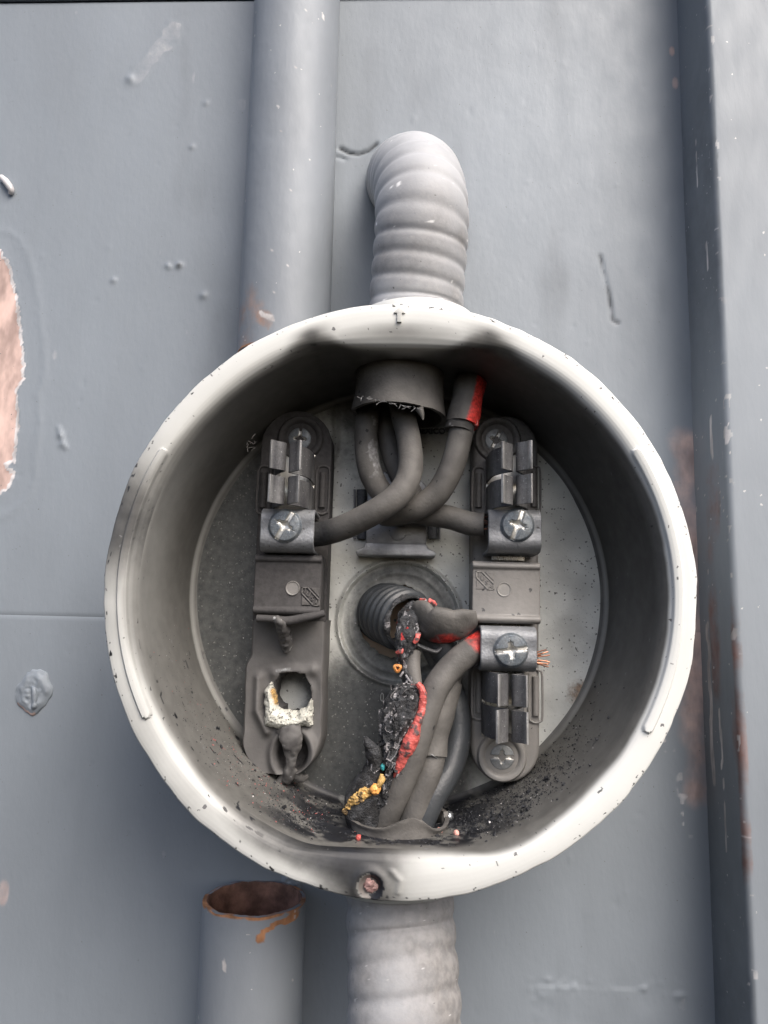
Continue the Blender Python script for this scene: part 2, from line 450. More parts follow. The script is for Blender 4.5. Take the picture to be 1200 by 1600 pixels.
def panel(y0, y1, f0, f1):
    xs = axis_pts(-480, 117, -172, 117, .85)
    ys = axis_pts(y0, y1, f0, f1, .85)
    X, Y = np.meshgrid(xs, ys)
    h, inside, dP, ds, p = door_h(X, Y)
    # folded-back rim so that the sheet has thickness and a rounded edge at the seam
    edge = np.minimum(np.abs(Y - y0), np.abs(Y - y1))
    h = h - .22 * np.exp(-(edge / .5) ** 2)
    Y = Y + .02 * (X + 150) * sm(190, 215, Y)
    P = np.stack([X, Y, h], -1)
    rust = np.where(inside, 1., 0)
    d_r = polyd(X, Y, [Q2(1072, 690), Q2(1082, 900), Q2(1090, 1240)])
    rust2 = sm(13, 0, d_r + 3 * vnoise(p, .08, 31)) * .72
    for px, py, r in ((5, 1395, 4), (1055, 130, 2.5), (1050, 80, 2), (250, 966, 1.5)):
        x_, y_ = Q2(px, py); rust2 = np.maximum(rust2, .7 * sm(r, r * .4, np.hypot(X - x_, (Y - y_) * .5)))
    grime = sm(.15, .9, fbm(p * np.array([1, .25, 1]), .05, 4, 51)) * .35
    mark = .40 * sm(5.5, 3.0, ds + 2.0 * vnoise(p, .35, 12))
    mark = np.maximum(mark, 1.0 * np.exp(-(dP / .8) ** 2))
    mark = np.maximum(mark, .36 * sm(.66, .9, vnoise(p * np.array([1, .4, 1]), .22, 41)))
    mark = np.maximum(mark, .9 * sm(3.0, 1.0, np.hypot(X - Q2(248, 963)[0], (Y - Q2(248, 966)[1]) * 2)))
    dm = polyd(X, Y, [Q2(1030, 1140), Q2(1062, 1200), Q2(1075, 1300)])
    mark = np.maximum(mark, .5 * sm(5, 1, dm) * sm(.1, .5, vnoise(p, .5, 43)))
    soot = .75 * np.exp(-(polyd(X, Y, [Q2(938, 400), Q2(945, 435), Q2(952, 460), Q2(957, 500), Q2(966, 505)]) / .8) ** 2) * sm(-.4, .3, vnoise(p, .3, 9))
    soot = np.maximum(soot, .85 * np.exp(-(polyd(X, Y, [Q2(532, 232), Q2(545, 239), Q2(560, 241), Q2(575, 236), Q2(588, 225)]) / .8) ** 2))
    soot = np.maximum(soot, .9 * np.exp(-(((X - Q2(280, 416)[0]) / 1.) ** 2 + ((Y - Q2(280, 416)[1]) / 1.) ** 2)))
    soot = np.maximum(soot, np.clip(grime, 0, .3))
    g = G(); g.grid(P, rust=np.maximum(rust, rust2 * .8), mark=mark, soot=soot)
    return g
door = thing('steel_door', 'grey painted steel door sheet with pinkish bare patch behind the round meter socket', 'door', (0, -400, 0))
YS = Q2(80, 962)[1]
ytop = Q2(0, 4)[1]
gu = panel(YS + .03, ytop, YS + .03, ytop)
mesh_obj('upper_panel', gu, M['door'], door)
gl = panel(-600, YS - .03, -196, YS - .03)
mesh_obj('lower_panel', gl, M['door'], door)
g = G(); g.prism([(-480, ytop - 6.6 + 1), (117, ytop + 5.3 + 1), (117, 600), (-480, 600)], -2.5, 1.2, .5); mesh_obj('top_panel', g, M['door'], door)
g = G(); g.box(-480, 117, -600, 600, -6, -3.2, .2, soot=1.0); mesh_obj('backing_sheet', g, M['door'], door)
# weld lumps on the door
def lump(cx, cy, r, h, seed, n=46, m_=24):
    th = np.linspace(0, 2 * np.pi, n, endpoint=False); rr = np.linspace(0.02, 1, m_)
    R_, TH = np.meshgrid(rr, th)
    ed = r * (1 + .14 * vnoise(np.stack([np.cos(th), np.sin(th), 0 * th], -1), 1.7, seed) + .1 * vnoise(np.stack([np.cos(th), np.sin(th), 0 * th], -1), 5, seed))[:, None]
    X = cx + R_ * ed * np.cos(TH) * .95; Y = cy + R_ * ed * np.sin(TH) * 1.15
    p = np.stack([X, Y, 0 * X], -1)
    Z = h * (1 - R_ ** 4) * (.62 + .45 * fbm(p, .35, 3, seed)) - .6 * (R_ > .99) + .2
    g_ = G(); g_.grid(np.stack([X, Y, Z], -1), closed_u=True, mark=.3 * (vnoise(p, .5, 4) > .2), rust=.7 * (R_ > .86) * (TH > 3.6) * (TH < 5.0)); return g_
x, y = Q2(51, 1082, 1)
g = lump(x, y, 7.4, 2.2, 3)
g.tube([(*Q(50, 1072, 1.2), .5), (*Q(53, 1082, 1.5), 1.0), (*Q(54, 1100, 1.3), 1.1), (*Q(52, 1112, .4), .8)], .9, n=12, step=.4, rfn=lambda s, t, P: .4 * vnoise(P, .6, 3))
mesh_obj('weld_lump', g, M['door'], door)
g = G(); g.tube([(*Q(2, 277, .9), 1.2), (*Q(9, 284, 1.6), 1.5), (*Q(17, 296, 1.3), 1.4), (*Q(16, 304, .6), .8)], 1, n=12, step=.4, afn=lambda P, s, t: dict(mark=np.full(s.shape, .6)))
mesh_obj('weld_lump', g, M['door'], door)

# ---------------------------------------------------------------- post at the right
def solve_h():
    b0 = Q(1090, 940, 0)[0]
    for h in np.arange(5, 60, .25):
        if Q(1143, 940, h)[0] <= b0 + .01: return h
    return 28
PH = solve_h(); PX = Q(1088, 940, 0)[0] + 1.2
print('post height', PH, 'x', PX, Q(1055, 0, 0), Q(1115, 1600, 0), Q(1110, 0, PH), Q(1175, 1600, PH))
g = G()
xs0 = PX; ys = np.concatenate([np.arange(-600, -205, 20), np.arange(-205, 235, 1.2), np.arange(240, 600, 20)])
prof = [(PX, -5)] + [(PX, z) for z in np.arange(-3, PH - 2.4, 1.2)] + [(PX + 2.2 * (1 - math.cos(t)), PH - 2.2 + 2.2 * math.sin(t)) for t in np.linspace(.15, math.pi / 2, 7)] \
    + [(PX + x_, PH) for x_ in list(np.arange(3.5, 50, 1.5))] + [(PX + 51.5, PH - .8), (PX + 52, PH - 3), (PX + 52, -5)]
PR = np.array(prof)
P = np.zeros((len(ys), len(PR), 3)); P[..., 0] = PR[None, :, 0]; P[..., 1] = ys[:, None]; P[..., 2] = PR[None, :, 1]
P[..., 0] += .35 * vnoise(P, .02, 3) + .12 * vnoise(P, .25, 4)
P[..., 2] += .3 * vnoise(P, .02, 7)
Yc = P[..., 1]; Zc = P[..., 2]; Xc = P[..., 0] - PX
side = (Xc < 1.5)
edge = np.exp(-((Zc - PH + 1.5) / 2.5) ** 2) * (Xc < 2.5)
yr = lambda py: Q(1140, py, PH)[1]
rust = edge * sm(yr(800), yr(1000), Yc) * sm(yr(1500), yr(1300), Yc) * (.5 + .25 * vnoise(P, .1, 9))
rust = np.maximum(rust, .5 * side * sm(yr(600), yr(800), Yc) * sm(yr(1300), yr(1150), Yc) * sm(-.2, .5, vnoise(P * np.array([1, .25, 1]), .12, 15)))
mark = np.zeros_like(Yc)
for y0, y1, zc, w in ((980, 1240, 7, 1.3), (1120, 1210, 14, .8), (1230, 1350, 15, .45), (180, 260, 14, .4), (360, 400, 20, .7), (640, 700, 17, 1.0)):
    ym = np.clip(Yc, yr(y1), yr(y0)); mark = np.maximum(mark, .95 * side * sm(w * 1.5, w * .5, np.hypot(Zc - zc + 1.2 * vnoise(P * np.array([0, 1, 0]), .15, y0), (Yc - ym) * .6)))
mark = np.maximum(mark, .8 * side * (vnoise(P, .45, 22) > .72) * sm(yr(500), yr(650), Yc) * sm(yr(1000), yr(900), Yc))
mark = np.maximum(mark, .6 * edge * (vnoise(P, .4, 25) > .45))
g.grid(P, closed_v=True, rust=rust, mark=mark, soot=.3 * side * sm(-.5, .5, vnoise(P, .01, 5)))  # left side face toned darker than the front, unevenly
post = solo('steel_post', 'square grey steel post with rusty edge standing right of the round meter socket', 'post', g, M['post'])
g = G(); g.box(PX + 49, PX + 400, -600, 600, -4, PH - 1.2, .5)
solo('steel_wall', 'pale grey steel sheet wall continuing right of the rusty edged post', 'wall', g, M['door'])

# ---------------------------------------------------------------- the two pipe stubs
PR_, PZ = 17.6, 17.9
def pipe(p_open, p_far, name, label, upper):
    a_, b_ = np.array(p_open), np.array(p_far)
    n = 72; d = b_ - a_; L_ = np.linalg.norm(d); d /= L_
    th = np.linspace(0, 2 * np.pi, n, endpoint=False)
    s_ = np.concatenate([np.linspace(0, 6, 13), np.arange(7, L_, 1.5)])
    ux = np.cross(d, (0, 0, 1)); ux /= np.linalg.norm(ux); uz = np.cross(ux, d)
    R_ = PR_ + 0 * s_
    def surf(rad, s_):
        rag = .35 * vnoise(np.stack([np.cos(th) * 2, np.sin(th) * 2, 0 * th + (5 if upper else 9)], -1), 1.6, 3) + .25 * vnoise(np.stack([np.cos(th) * 6, np.sin(th) * 6, 0 * th], -1), 2, 4)
        SS = s_[:, None] + rag[None, :] * np.exp(-s_[:, None] / 4)
        P_ = a_ + SS[..., None] * d + rad[..., None] * (np.cos(th)[None, :, None] * ux + np.sin(th)[None, :, None] * uz)
        return P_
    ro = np.repeat(R_[:, None], n, 1)
    Po = surf(ro, s_); Po = surf(ro + .04 * vnoise(Po, .3, 3) + .25 * np.clip(vnoise(Po, .5, 5) - .5, 0, 1) , s_)
    top = Po.reshape(-1, 3)
    rust = np.exp(-(s_[:, None] / (.6 if upper else .9)) ** 2) * (.8 + .6 * vnoise(Po, .4, 6))
    X_, Y_ = Po[..., 0], Po[..., 1]; fr = Po[..., 2] > PZ
    mark = .6 * (vnoise(Po * np.array([1, .6, 1]), .8, 12) > .86) * fr
    if upper:
        c1 = Q2(415, 500, 35); rust = np.maximum(rust, fr * .46 * sm(4.6, 2.0, np.hypot(X_ - c1[0], (Y_ - c1[1]) * .8) + 2 * vnoise(Po, .4, 8)))
        rust = np.maximum(rust, .36 * fr * sm(14, 2, polyd(X_, Y_, [Q2(380, 530, 30), Q2(390, 470, 30)])))
        mark = np.maximum(mark, fr * .9 * sm(1.4, .6, polyd(X_, Y_, [Q2(407, 487, 35), Q2(415, 495, 35), Q2(428, 498, 35)])))
    else:
        for pts, w in (([Q2(405, 1468, 35), Q2(412, 1458, 35), Q2(428, 1448, 35), Q2(450, 1444, 34), Q2(457, 1440, 34)], .85), ([Q2(455, 1445, 34), Q2(446, 1448, 34)], 1.5), ([Q2(405, 1468, 35), Q2(410, 1460, 35)], 1.2)):
            rust = np.maximum(rust, fr * sm(w * 1.4, w * .4, polyd(X_, Y_, pts) + .5 * vnoise(Po, .8, 2)))
        mark = np.maximum(mark, fr * .9 * sm(1.6, .5, np.hypot(X_ - Q2(350, 1510, 35)[0], (Y_ - Q2(350, 1510, 35)[1]) * .6)))
    t_ = thing(name, label, 'pipe', tuple(np.minimum(a_, b_) * np.array([1, 1, 0])), 'cut ends of the grey pipe above and below the socket')
    g_ = G(); Pi = surf(ro[:1] - .25, s_[:1])
    li = surf(ro[:1] - 1.3, s_[:1]) - d * .1
    rl = np.clip(.5 + .7 * vnoise(li, .3, 44), 0, 1)
    g_.grid(np.concatenate([li, Pi, Po], 0), closed_v=True, rust=np.concatenate([rl, rl, rust], 0), mark=np.concatenate([mark[:1] * 0, mark[:1], mark], 0))
    mesh_obj('outer_wall', g_, M['pipe'], t_)
    g_ = G(); s2 = s_[:60:2] if len(s_) > 60 else s_
    ri = np.repeat(PR_ - 1.9 + 0 * s_[:, None], n, 1)
    Pi = surf(ri, s_); lip = surf(ro[:1] - 1.3, s_[:1]) - d * .1
    lip2 = (lip + Pi[:1]) / 2 - d * .02
    g_.grid(np.concatenate([lip, lip2, Pi[1:]], 0), closed_v=True)
    mesh_obj('rusty_bore', g_, M['rust'], t_)
    return t_
up_a = Q(443, 561, PZ); up_b = Q(466, -20, PZ); dirp = (up_b - up_a)
pipe(up_a, up_a + dirp * 1.8, 'steel_pipe', 'upper grey steel pipe ending just above the socket rim, beside the ribbed elbow', True)
lo_a = Q(398, 1403, PZ); lo_b = Q(389, 1620, PZ)
pipe(lo_a, lo_a + (lo_b - lo_a) * 3, 'steel_pipe', 'lower grey steel pipe with open rusty mouth below the socket rim', False)
g = lump(*Q2(455, 1385, 2), 4.5, 2.0, 8)
mesh_obj('weld_lump', g, M['door'], door)

# ---------------------------------------------------------------- meter socket
sock = thing('meter_socket', 'burnt round white meter socket with sooty interior mounted on the grey door', 'meter socket', (0, -89, 8))
ZB = 14.0
# shell: lathe with flattened pads top and bottom
prof = []   # (r, z, w) w = how much the flat applies
prof += [(74.6, ZB + .0, 0), (75.6, ZB + .2, 0), (76.5, ZB + .8, .1), (77.0, ZB + 1.8, .2)]
prof += [(77.0 + 2.6 * t, ZB + 1.8 + 45 * t, .2 + .8 * min(1, t * 2)) for t in np.linspace(.03, 1, 46)]
prof += [(79.8, 62.2, 1), (80.3, 63.6, .95), (81.0, 64.9, .8), (81.9, 65.9, .55), (82.6, 66.4, .3), (83.4, 66.75, .12), (84.2, 66.9, .04), (85.6, 67, 0), (86.9, 67, 0), (88.0, 66.9, 0),
         (88.9, 66.7, 0), (89.25, 66.3, 0), (89.4, 65.6, 0), (89.4, 62, 0), (88.4, 62, 0), (88, 64.6, 0), (87, 65.5, 0), (84.5, 65.8, .1), (82.8, 65.2, .4), (81.8, 63.6, .9), (81.2, 61, 1)]
prof += [(81.2 - 2.6 * t, 61 - 45 * t, 1 - .8 * t) for t in np.linspace(.1, 1, 10)] + [(76, ZB - 1.2, 0), (70, ZB - 1.4, 0)]
NT = 900
th = np.linspace(0, 2 * np.pi, NT, endpoint=False)
pr0 = np.array(prof); IDX0 = np.concatenate([np.arange(0, 50), np.arange(50, 71, .25), np.arange(71, len(pr0))]).astype(float)
pr = np.stack([np.interp(IDX0, np.arange(len(pr0)), pr0[:, k]) for k in range(3)], -1)
R_ = np.repeat(pr[:, 0:1], NT, 1); Z_ = np.repeat(pr[:, 1:2], NT, 1); W_ = pr[:, 2:3]
sn = np.abs(np.sin(th))[None, :] + 1e-6
flat = np.where(np.sin(th)[None, :] > 0, 75.3, 76.4) / sn
k = .7
flat = flat + 1.5 * (IDX0 >= 71)[:, None]
rf = -k * np.log(np.exp(-(R_ - 76) / k) + np.exp(-(flat - 76) / k)) + 76
R_ = R_ * (1 - W_) + np.minimum(rf + .0, R_) * W_
cth = np.stack([np.cos(th), np.sin(th), 0 * th], -1)
outer = sm(83, 88, pr[:, 0:1]) * (pr[:, 1:2] > 60)
R_ = R_ + outer * (.35 * vnoise(cth, 6, 2) + .18 * vnoise(cth, 22, 3))[None, :] 
Z_ = Z_ + sm(79, 84, pr[:, 0:1]) * (.25 * vnoise(cth, 4, 5))[None, :]
# embossed ribs on the rim
TH = th[None, :] + 0 * R_
front = (IDX0 < 71)[:, None]
rib = np.zeros_like(R_)
_a = lambda x_, y_: math.degrees(math.atan2(Q(x_, y_, 67)[1], Q(x_, y_, 67)[0])) % 360
for a0, a1 in ((_a(255, 708), _a(234, 1112)), (_a(1000, 1130) - 360, _a(988, 712))):
    ac = np.radians(np.clip(((np.degrees(TH) - a0 + 180) % 360) - 180 + a0, a0, a1))
    dd = np.hypot(R_ * np.cos(TH) - 83.5 * np.cos(ac), R_ * np.sin(TH) - 83.5 * np.sin(ac))
    rib = np.maximum(rib, sm(1.6, 1.2, dd))
Z_ = Z_ + rib * 1.0 * front
X_ = R_ * np.cos(TH); Y_ = R_ * np.sin(TH)
# small saddle shelf at the bottom, melt crater beside the bolt
bx, by = Q2(578, 1386, 67); 
cr = np.hypot(X_ - bx, Y_ - by)
Z_ = Z_ - front * (1.2 * sm(3.6, 1.8, cr) - .7 * np.exp(-((cr - 4.2) / 1.2) ** 2)) * (R_ > 80)
Z_ = Z_ + front * (R_ > 81) * .55 * np.exp(-(polyd(X_, Y_, [Q2(612, 1362, 67), Q2(625, 1376, 67), Q2(622, 1394, 67)]) / .8) ** 2)
P = np.stack([X_, Y_, Z_], -1)
PX_, PY_ = pix(P)
nz = fbm(P, .035, 4, 3); nf2 = vnoise(P, .4, 8)
deg = (np.degrees(TH) + 360) % 360
IDX = IDX0[:, None] + 0 * R_
RF = pr[:, 0:1] + 0 * R_       # nominal profile radius, unaffected by the flats
inner = (IDX < 54) & front
def pang(px, py, z=67):
    q_ = Q(px, py, z); return math.degrees(math.atan2(q_[1], q_[0])) % 360
deg = (np.degrees(TH) + 360) % 360
def ang(c, w): return np.exp(-((((deg - c + 180) % 360) - 180) / w) ** 2)
def ap(px, py, w): return ang(pang(px, py), w)
reach = 81.0 + 1.0 * nz                                   # radius out to which the soot and, on the right, the painted shade run
reach = reach + 4.5 * (ap(488, 530, 5.5) + ap(765, 530, 6)) - 1.6 * np.exp(-np.abs((deg - 90.0) / 15.5) ** 6) + 3.5 * ap(190, 800, 20) + 1.5 * ap(200, 1000, 12) + 3.0 * ap(560, 1370, 9) + 1.8 * ap(400, 1320, 14) \
    + .6 * ap(1020, 940, 50) - .4 * ap(400, 600, 22) + 1.0 * ap(820, 1330, 10)
soft = np.maximum(.35, 1.1 - .9 * ap(625, 500, 18) - .6 * ap(1040, 940, 50)) + 2.0 * (ap(488, 530, 7) + ap(765, 530, 8)) + 2.6 * ap(190, 850, 30) + 2.5 * ap(520, 1370, 22)
film = sm(reach + soft, reach - soft, RF)
soot = film * .97
soot = np.maximum(soot, .42 * (1 + .8 * nz) * (ap(200, 1000, 60)))
soot = np.maximum(soot, .45 * np.exp(-((RF - 82.3 - nz) / 1.2) ** 2) * ap(625, 510, 13) * (IDX > 50) * 1.5)
soot = np.maximum(soot, 1.0 * np.maximum(ap(488, 530, 4), ap(765, 530, 4.5)) * sm(88, 83.5, RF + nz))
soot = np.maximum(soot, np.clip((1.0 + .2 * nz) * ap(172, 810, 17) + .95 * ap(570, 1385, 8) + (.85 + .3 * nz) * ap(420, 1330, 14) * sm(90, 82.5, RF) + .16 * ap(700, 1390, 12), 0, .93))
soot = np.where(inner, soot * (1 - .22 * sm(30, 62, Z_) * ap(240, 800, 35)), soot)  # lit left wall painted paler towards the rim
soot = np.where(front, np.clip(soot, 0, .97), .15)
lowin = inner * sm(-50, -76, Y_)
black = lowin * sm(-.95, .15, vnoise(P, .18, 13) + .45 * vnoise(P, .8, 14)) * .9 * sm(66, 54, Z_ + 3 * nz) * ang(268, 44)
soot = np.where(inner, np.minimum(soot + .02, 1), soot)
right_shade = inner * ang(8, 55) * sm(67, 58, Z_)  # right wall's shade, turned from the sun, painted into the colour
black = np.maximum(black, .49 * right_shade)
soot = np.where((IDX >= 1.5) & (IDX <= 3.5), .66 + .3 * sm(-35, -60, Y_), soot); black = np.where((IDX >= 1.5) & (IDX <= 3.5), black * sm(-40, -60, Y_), black)  # paints the fillet's glint as a paler, less sooted ring
black = np.maximum(black, inner * (nf2 > .72) * .8 * ang(225, 38))
black = np.maximum(black, .95 * (np.abs(cr - 3.0) < .8) * (X_ > bx) * front * (R_ > 80))
rust = sm(3.9, 2.6, cr) * front * (R_ > 80)
black = np.maximum(black, .7 * (np.abs(RF - 88.8) < .8) * (vnoise(P, 1.1, 33) > .55) * front * (IDX > 55))
black = np.maximum(black, .6 * (vnoise(P * np.array([1, 1, 1]), .9, 36) > .80) * (IDX > 50) * front)
black = np.maximum(black, front * (IDX > 50) * (1 + .25 * nz) * (.56 * ap(560, 1385, 11) * (cr > 3.5) + .50 * ap(420, 1330, 15) * sm(90, 82, RF) + .50 * ap(172, 810, 15) + .46 * (ap(488, 530, 4) + ap(765, 530, 4)) * sm(88, 84, RF)))
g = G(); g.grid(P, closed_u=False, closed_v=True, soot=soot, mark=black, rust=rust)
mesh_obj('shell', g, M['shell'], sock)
# bolt stub in the crater
g = G(); g.blob((bx, by, 65.9), 1.9, .7, n=22, seed=4, sq=(1.1, .9, .6), rust=1.0, soot=.35)
mesh_obj('rusty_bolt', g, M['shell'], sock)
# embossed arrow
ax_, ay_ = Q2(624, 492, 67)
arrow = [(-1.9, .4), (0, 2.6), (1.9, .4), (.75, .4), (.75, -2.6), (-.75, -2.6), (-.75, .4)]
g = G(); g.prism([(ax_ + u, ay_ + v) for u, v in arrow], 65.5, 67.7, .15, soot=.2)  # slight dark tone stands in for shading on the relief
mesh_obj('embossed_arrow', g, M['shell'], sock)
# hubs top and bottom
for sgn in (1, -1):
    cx, cz = (Q2(650, 478, 38)[0] if sgn > 0 else Q2(613, 1400, 38)[0]), 38
    g = G()
    if sgn > 0: R1, ye = 21.8, QY(466, 57, 650)
    else: R1, ye = 22.9, -QY(1413, 59, 612)
    pts = [(17.2, 77.3), (R1, 77.4), (R1 - .1, 82), (R1 - .3, ye - 2), (R1 - .8, ye - .5), (R1 - 1.8, ye), (16.4, ye + .1), (16.0, ye - 1), (16.0, 77.3)]
    if sgn < 0: pts = [(r, -v) for r, v in pts]
    g.lathe((cx, 0, cz), [(r, v) for r, v in pts], n=90, axis='y', rfn=lambda t, h: .15 * vnoise(np.stack([np.cos(t) * 3, np.sin(t) * 3, 0 * t + h], -1), 1, 3), closed=True, soot=(.0 if sgn > 0 else .55))  # lower hub toned darker in place of shading that sets it off
    mesh_obj('hub', g, M['shell'], sock)
# back plate
HC = Q2(617, 969, ZB); HR = 13.4
KC = Q2(624, 972, ZB)
n_t, n_r = 540, 130
th = np.linspace(0, 2 * np.pi, n_t, endpoint=False)
jag = HR + .45 * vnoise(np.stack([np.cos(th) * 4, np.sin(th) * 4, 0 * th], -1), 3, 3) + .5 * vnoise(np.stack([np.cos(th), np.sin(th), 0 * th], -1), 1.5, 3)
dx, dy = np.cos(th), np.sin(th)
b_ = HC[0] * dx + HC[1] * dy
rout = -b_ + np.sqrt(b_ * b_ - (HC[0] ** 2 + HC[1] ** 2 - 75.6 ** 2))
tt = np.linspace(0, 1, n_r) ** 1.0
RR = jag[:, None] + (rout - jag)[:, None] * tt[None, :]
X_ = HC[0] + RR * dx[:, None]; Y_ = HC[1] + RR * dy[:, None]
p = np.stack([X_, Y_, 0 * X_], -1)
kd = np.hypot(X_ - KC[0], Y_ - KC[1])
h = 1.3 * np.exp(-((kd - 22.6) / .8) ** 2) - .8 * sm(22.4, 21.4, kd) + .35 * np.exp(-((kd - 18.3) / .7) ** 2)
h += .5 * np.exp(-((RR - jag[:, None]) / .6) ** 2)
for pts, w, hh in (([Q2(525, 560, ZB), Q2(525, 705, ZB), Q2(520, 716, ZB), Q2(508, 722, ZB)], .9, .9), ([Q2(725, 560, ZB), Q2(725, 640, ZB)], .9, .8),):
    h += hh * np.exp(-(polyd(X_, Y_, pts) / w) ** 2)
h += .12 * vnoise(p, .05, 9)
sx, sy = pix(np.stack([X_, Y_, 0 * X_ + ZB], -1))
nz = fbm(p, .05, 4, 6)
soot = sm(555, 470, sx + 70 * nz) * .93  # left side dark with soot and with shadow painted in
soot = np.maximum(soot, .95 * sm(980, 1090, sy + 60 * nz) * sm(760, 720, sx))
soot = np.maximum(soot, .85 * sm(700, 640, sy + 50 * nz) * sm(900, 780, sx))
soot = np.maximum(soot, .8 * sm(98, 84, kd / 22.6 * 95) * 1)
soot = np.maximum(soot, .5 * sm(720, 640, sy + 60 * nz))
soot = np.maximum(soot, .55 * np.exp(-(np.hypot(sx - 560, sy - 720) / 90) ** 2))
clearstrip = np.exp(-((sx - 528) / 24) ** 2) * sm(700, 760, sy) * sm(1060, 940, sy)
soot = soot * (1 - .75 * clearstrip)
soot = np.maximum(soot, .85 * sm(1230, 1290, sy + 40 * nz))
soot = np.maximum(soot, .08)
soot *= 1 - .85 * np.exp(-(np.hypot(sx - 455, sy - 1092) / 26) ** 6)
rust = .75 * np.exp(-(np.hypot(sx - 910, sy - 1085) / 28) ** 2)
mark = .8 * np.exp(-((np.hypot(X_, Y_) - 75.3) / .5) ** 2) * .0 + .5 * (np.abs(kd - 22.6) < .7) * (sx < 640) * (.6 + .5 * nz)
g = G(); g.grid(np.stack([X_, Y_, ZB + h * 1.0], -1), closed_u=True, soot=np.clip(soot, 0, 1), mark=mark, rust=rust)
Pb = np.stack([X_[:, 0], Y_[:, 0], 0 * X_[:, 0] + ZB + .3], -1); Pd = Pb - np.array([0, 0, 1.6])
g.grid(np.stack([Pb, Pd], 1), closed_u=True, mark=.4, soot=.4)
mesh_obj('back_plate', g, M['plate'], sock)
# tan disc behind the hole, lightened in colour because little light gets in
g = G(); g.lathe((HC[0], HC[1], 4), [(60, -3.2), (60, 5), (59, 6.0), (0.5, 6.0)], n=64)
mesh_obj('hole_backing', g, M['tan'], sock)

def text_mesh(txt, size, center, z0, depth, rot=0, bold=0, sx=1.0):
    cu = bpy.data.curves.new('t', 'FONT'); cu.body = txt; cu.size = size; cu.extrude = depth / 2; cu.align_x = 'CENTER'; cu.align_y = 'CENTER'
    cu.offset = bold; cu.resolution_u = 3
    ob = bpy.data.objects.new('t', cu); SC.collection.objects.link(ob)
    dg = bpy.context.evaluated_depsgraph_get(); me = bpy.data.meshes.new_from_object(ob.evaluated_get(dg))
    V = np.array([v.co[:] for v in me.vertices]); Fc = [list(p_.vertices) for p_ in me.polygons]
    bpy.data.objects.remove(ob); bpy.data.curves.remove(cu); bpy.data.meshes.remove(me)
    V[:, 0] *= sx
    c, s_ = math.cos(rot), math.sin(rot)
    return np.stack([center[0] + V[:, 0] * c - V[:, 1] * s_, center[1] + V[:, 0] * s_ + V[:, 1] * c, z0 + V[:, 2]], -1), Fc

g = G(); V, Fc = text_mesh('EN MEXICO', 3.1, Q2(662, 674, ZB), ZB + .3, .9, bold=.12); g.add(V, Fc, soot=.97)
mesh_obj('embossed_lettering', g, M['plate'], sock, smooth=False)
g = G(); V, Fc = text_mesh('0', 4.4, Q2(597, 1090, ZB), ZB + .3, .8, sx=.7); g.add(V, Fc, soot=.55)
mesh_obj('embossed_lettering', g, M['plate'], sock, smooth=False)

# stubs of pipe end inside (end of the two conduits belong to conduits; see below)
# centre bracket
br = 'centre_bracket'
g = G(); z = 24
xa, xb = QX(573, z), QX(667, z); yt, yb = QY(742, z), QY(850, z)
g.prism([(xa, yb), (xb, yb), (xb, yt - 4), (xb - 4, yt), (xa + 4, yt), (xa, yt - 4)], ZB + 1, z, .7, soot=.1)
# flared foot
yf = QY(866, z)
g.prism([(xa - 3.6, yf + .4), (xa - 3.2, yf - .6), (xb + 3.2, yf - .6), (xb + 3.6, yf + .4), (xb + 2.8, yf + 1.4), (xb + .8, yf + 2.2), (xb + .05, yb + .2), (xa - .05, yb + .2), (xa - .8, yf + 2.2), (xa - 2.8, yf + 1.4)], ZB + 1, z + .4, .5, soot=.05)
bk = mesh_obj('neutral_bracket', g, M['lug'], sock)
rx, ry = Q2(622, 832, z)
g = G(); g.lathe((rx, ry, z), [(3.1, -.2), (3.0, .35), (2.6, .55), (.02, .6)], n=40, soot=.3); mesh_obj('rivet', g, M['lug'], bk)
g = G(); g.box(QX(592, 30), QX(652, 30), QY(792, 30), QY(738, 30), 24, 31, .8, soot=.5); g.lathe((*Q2(622, 800, 31), 24), [(4.2, 0), (4.2, 6), (3.6, 7), (.02, 7)], n=32, soot=.7)
mesh_obj('neutral_lug', g, M['lug'], bk)
for px in (565, 676):
    g = G(); c0, c1 = Q(px, 765, ZB + 1.2), Q(px, 842, ZB + 1.2)
    g.tube([c0, c1], 1.8, n=16, step=4, afn=lambda P, s, t: dict(soot=np.full(s.shape, .97)), squash=.5)
    for dxx in (-2.6, 2.6):
        g.tube([c0 + (dxx, 0, 0), c1 + (dxx, 0, 0)], .45, n=8, step=5, afn=lambda P, s, t: dict(soot=np.full(s.shape, .3)))
    mesh_obj('bracket_slot', g, M['lug'], bk)

# ---- terminal blocks
def capsule(cx, y0, y1, r, n=14, top=True, bot=True):
    out = []
    for t in np.linspace(math.pi, 0, n): out.append((cx + r * math.cos(t), y1 - (r if top else 0) + (r * math.sin(t) if top else 0)))
    for t in np.linspace(0, -math.pi, n): out.append((cx + r * math.cos(t), y0 + (r if bot else 0) + (r * math.sin(t) if bot else 0)))
    return out[::-1]

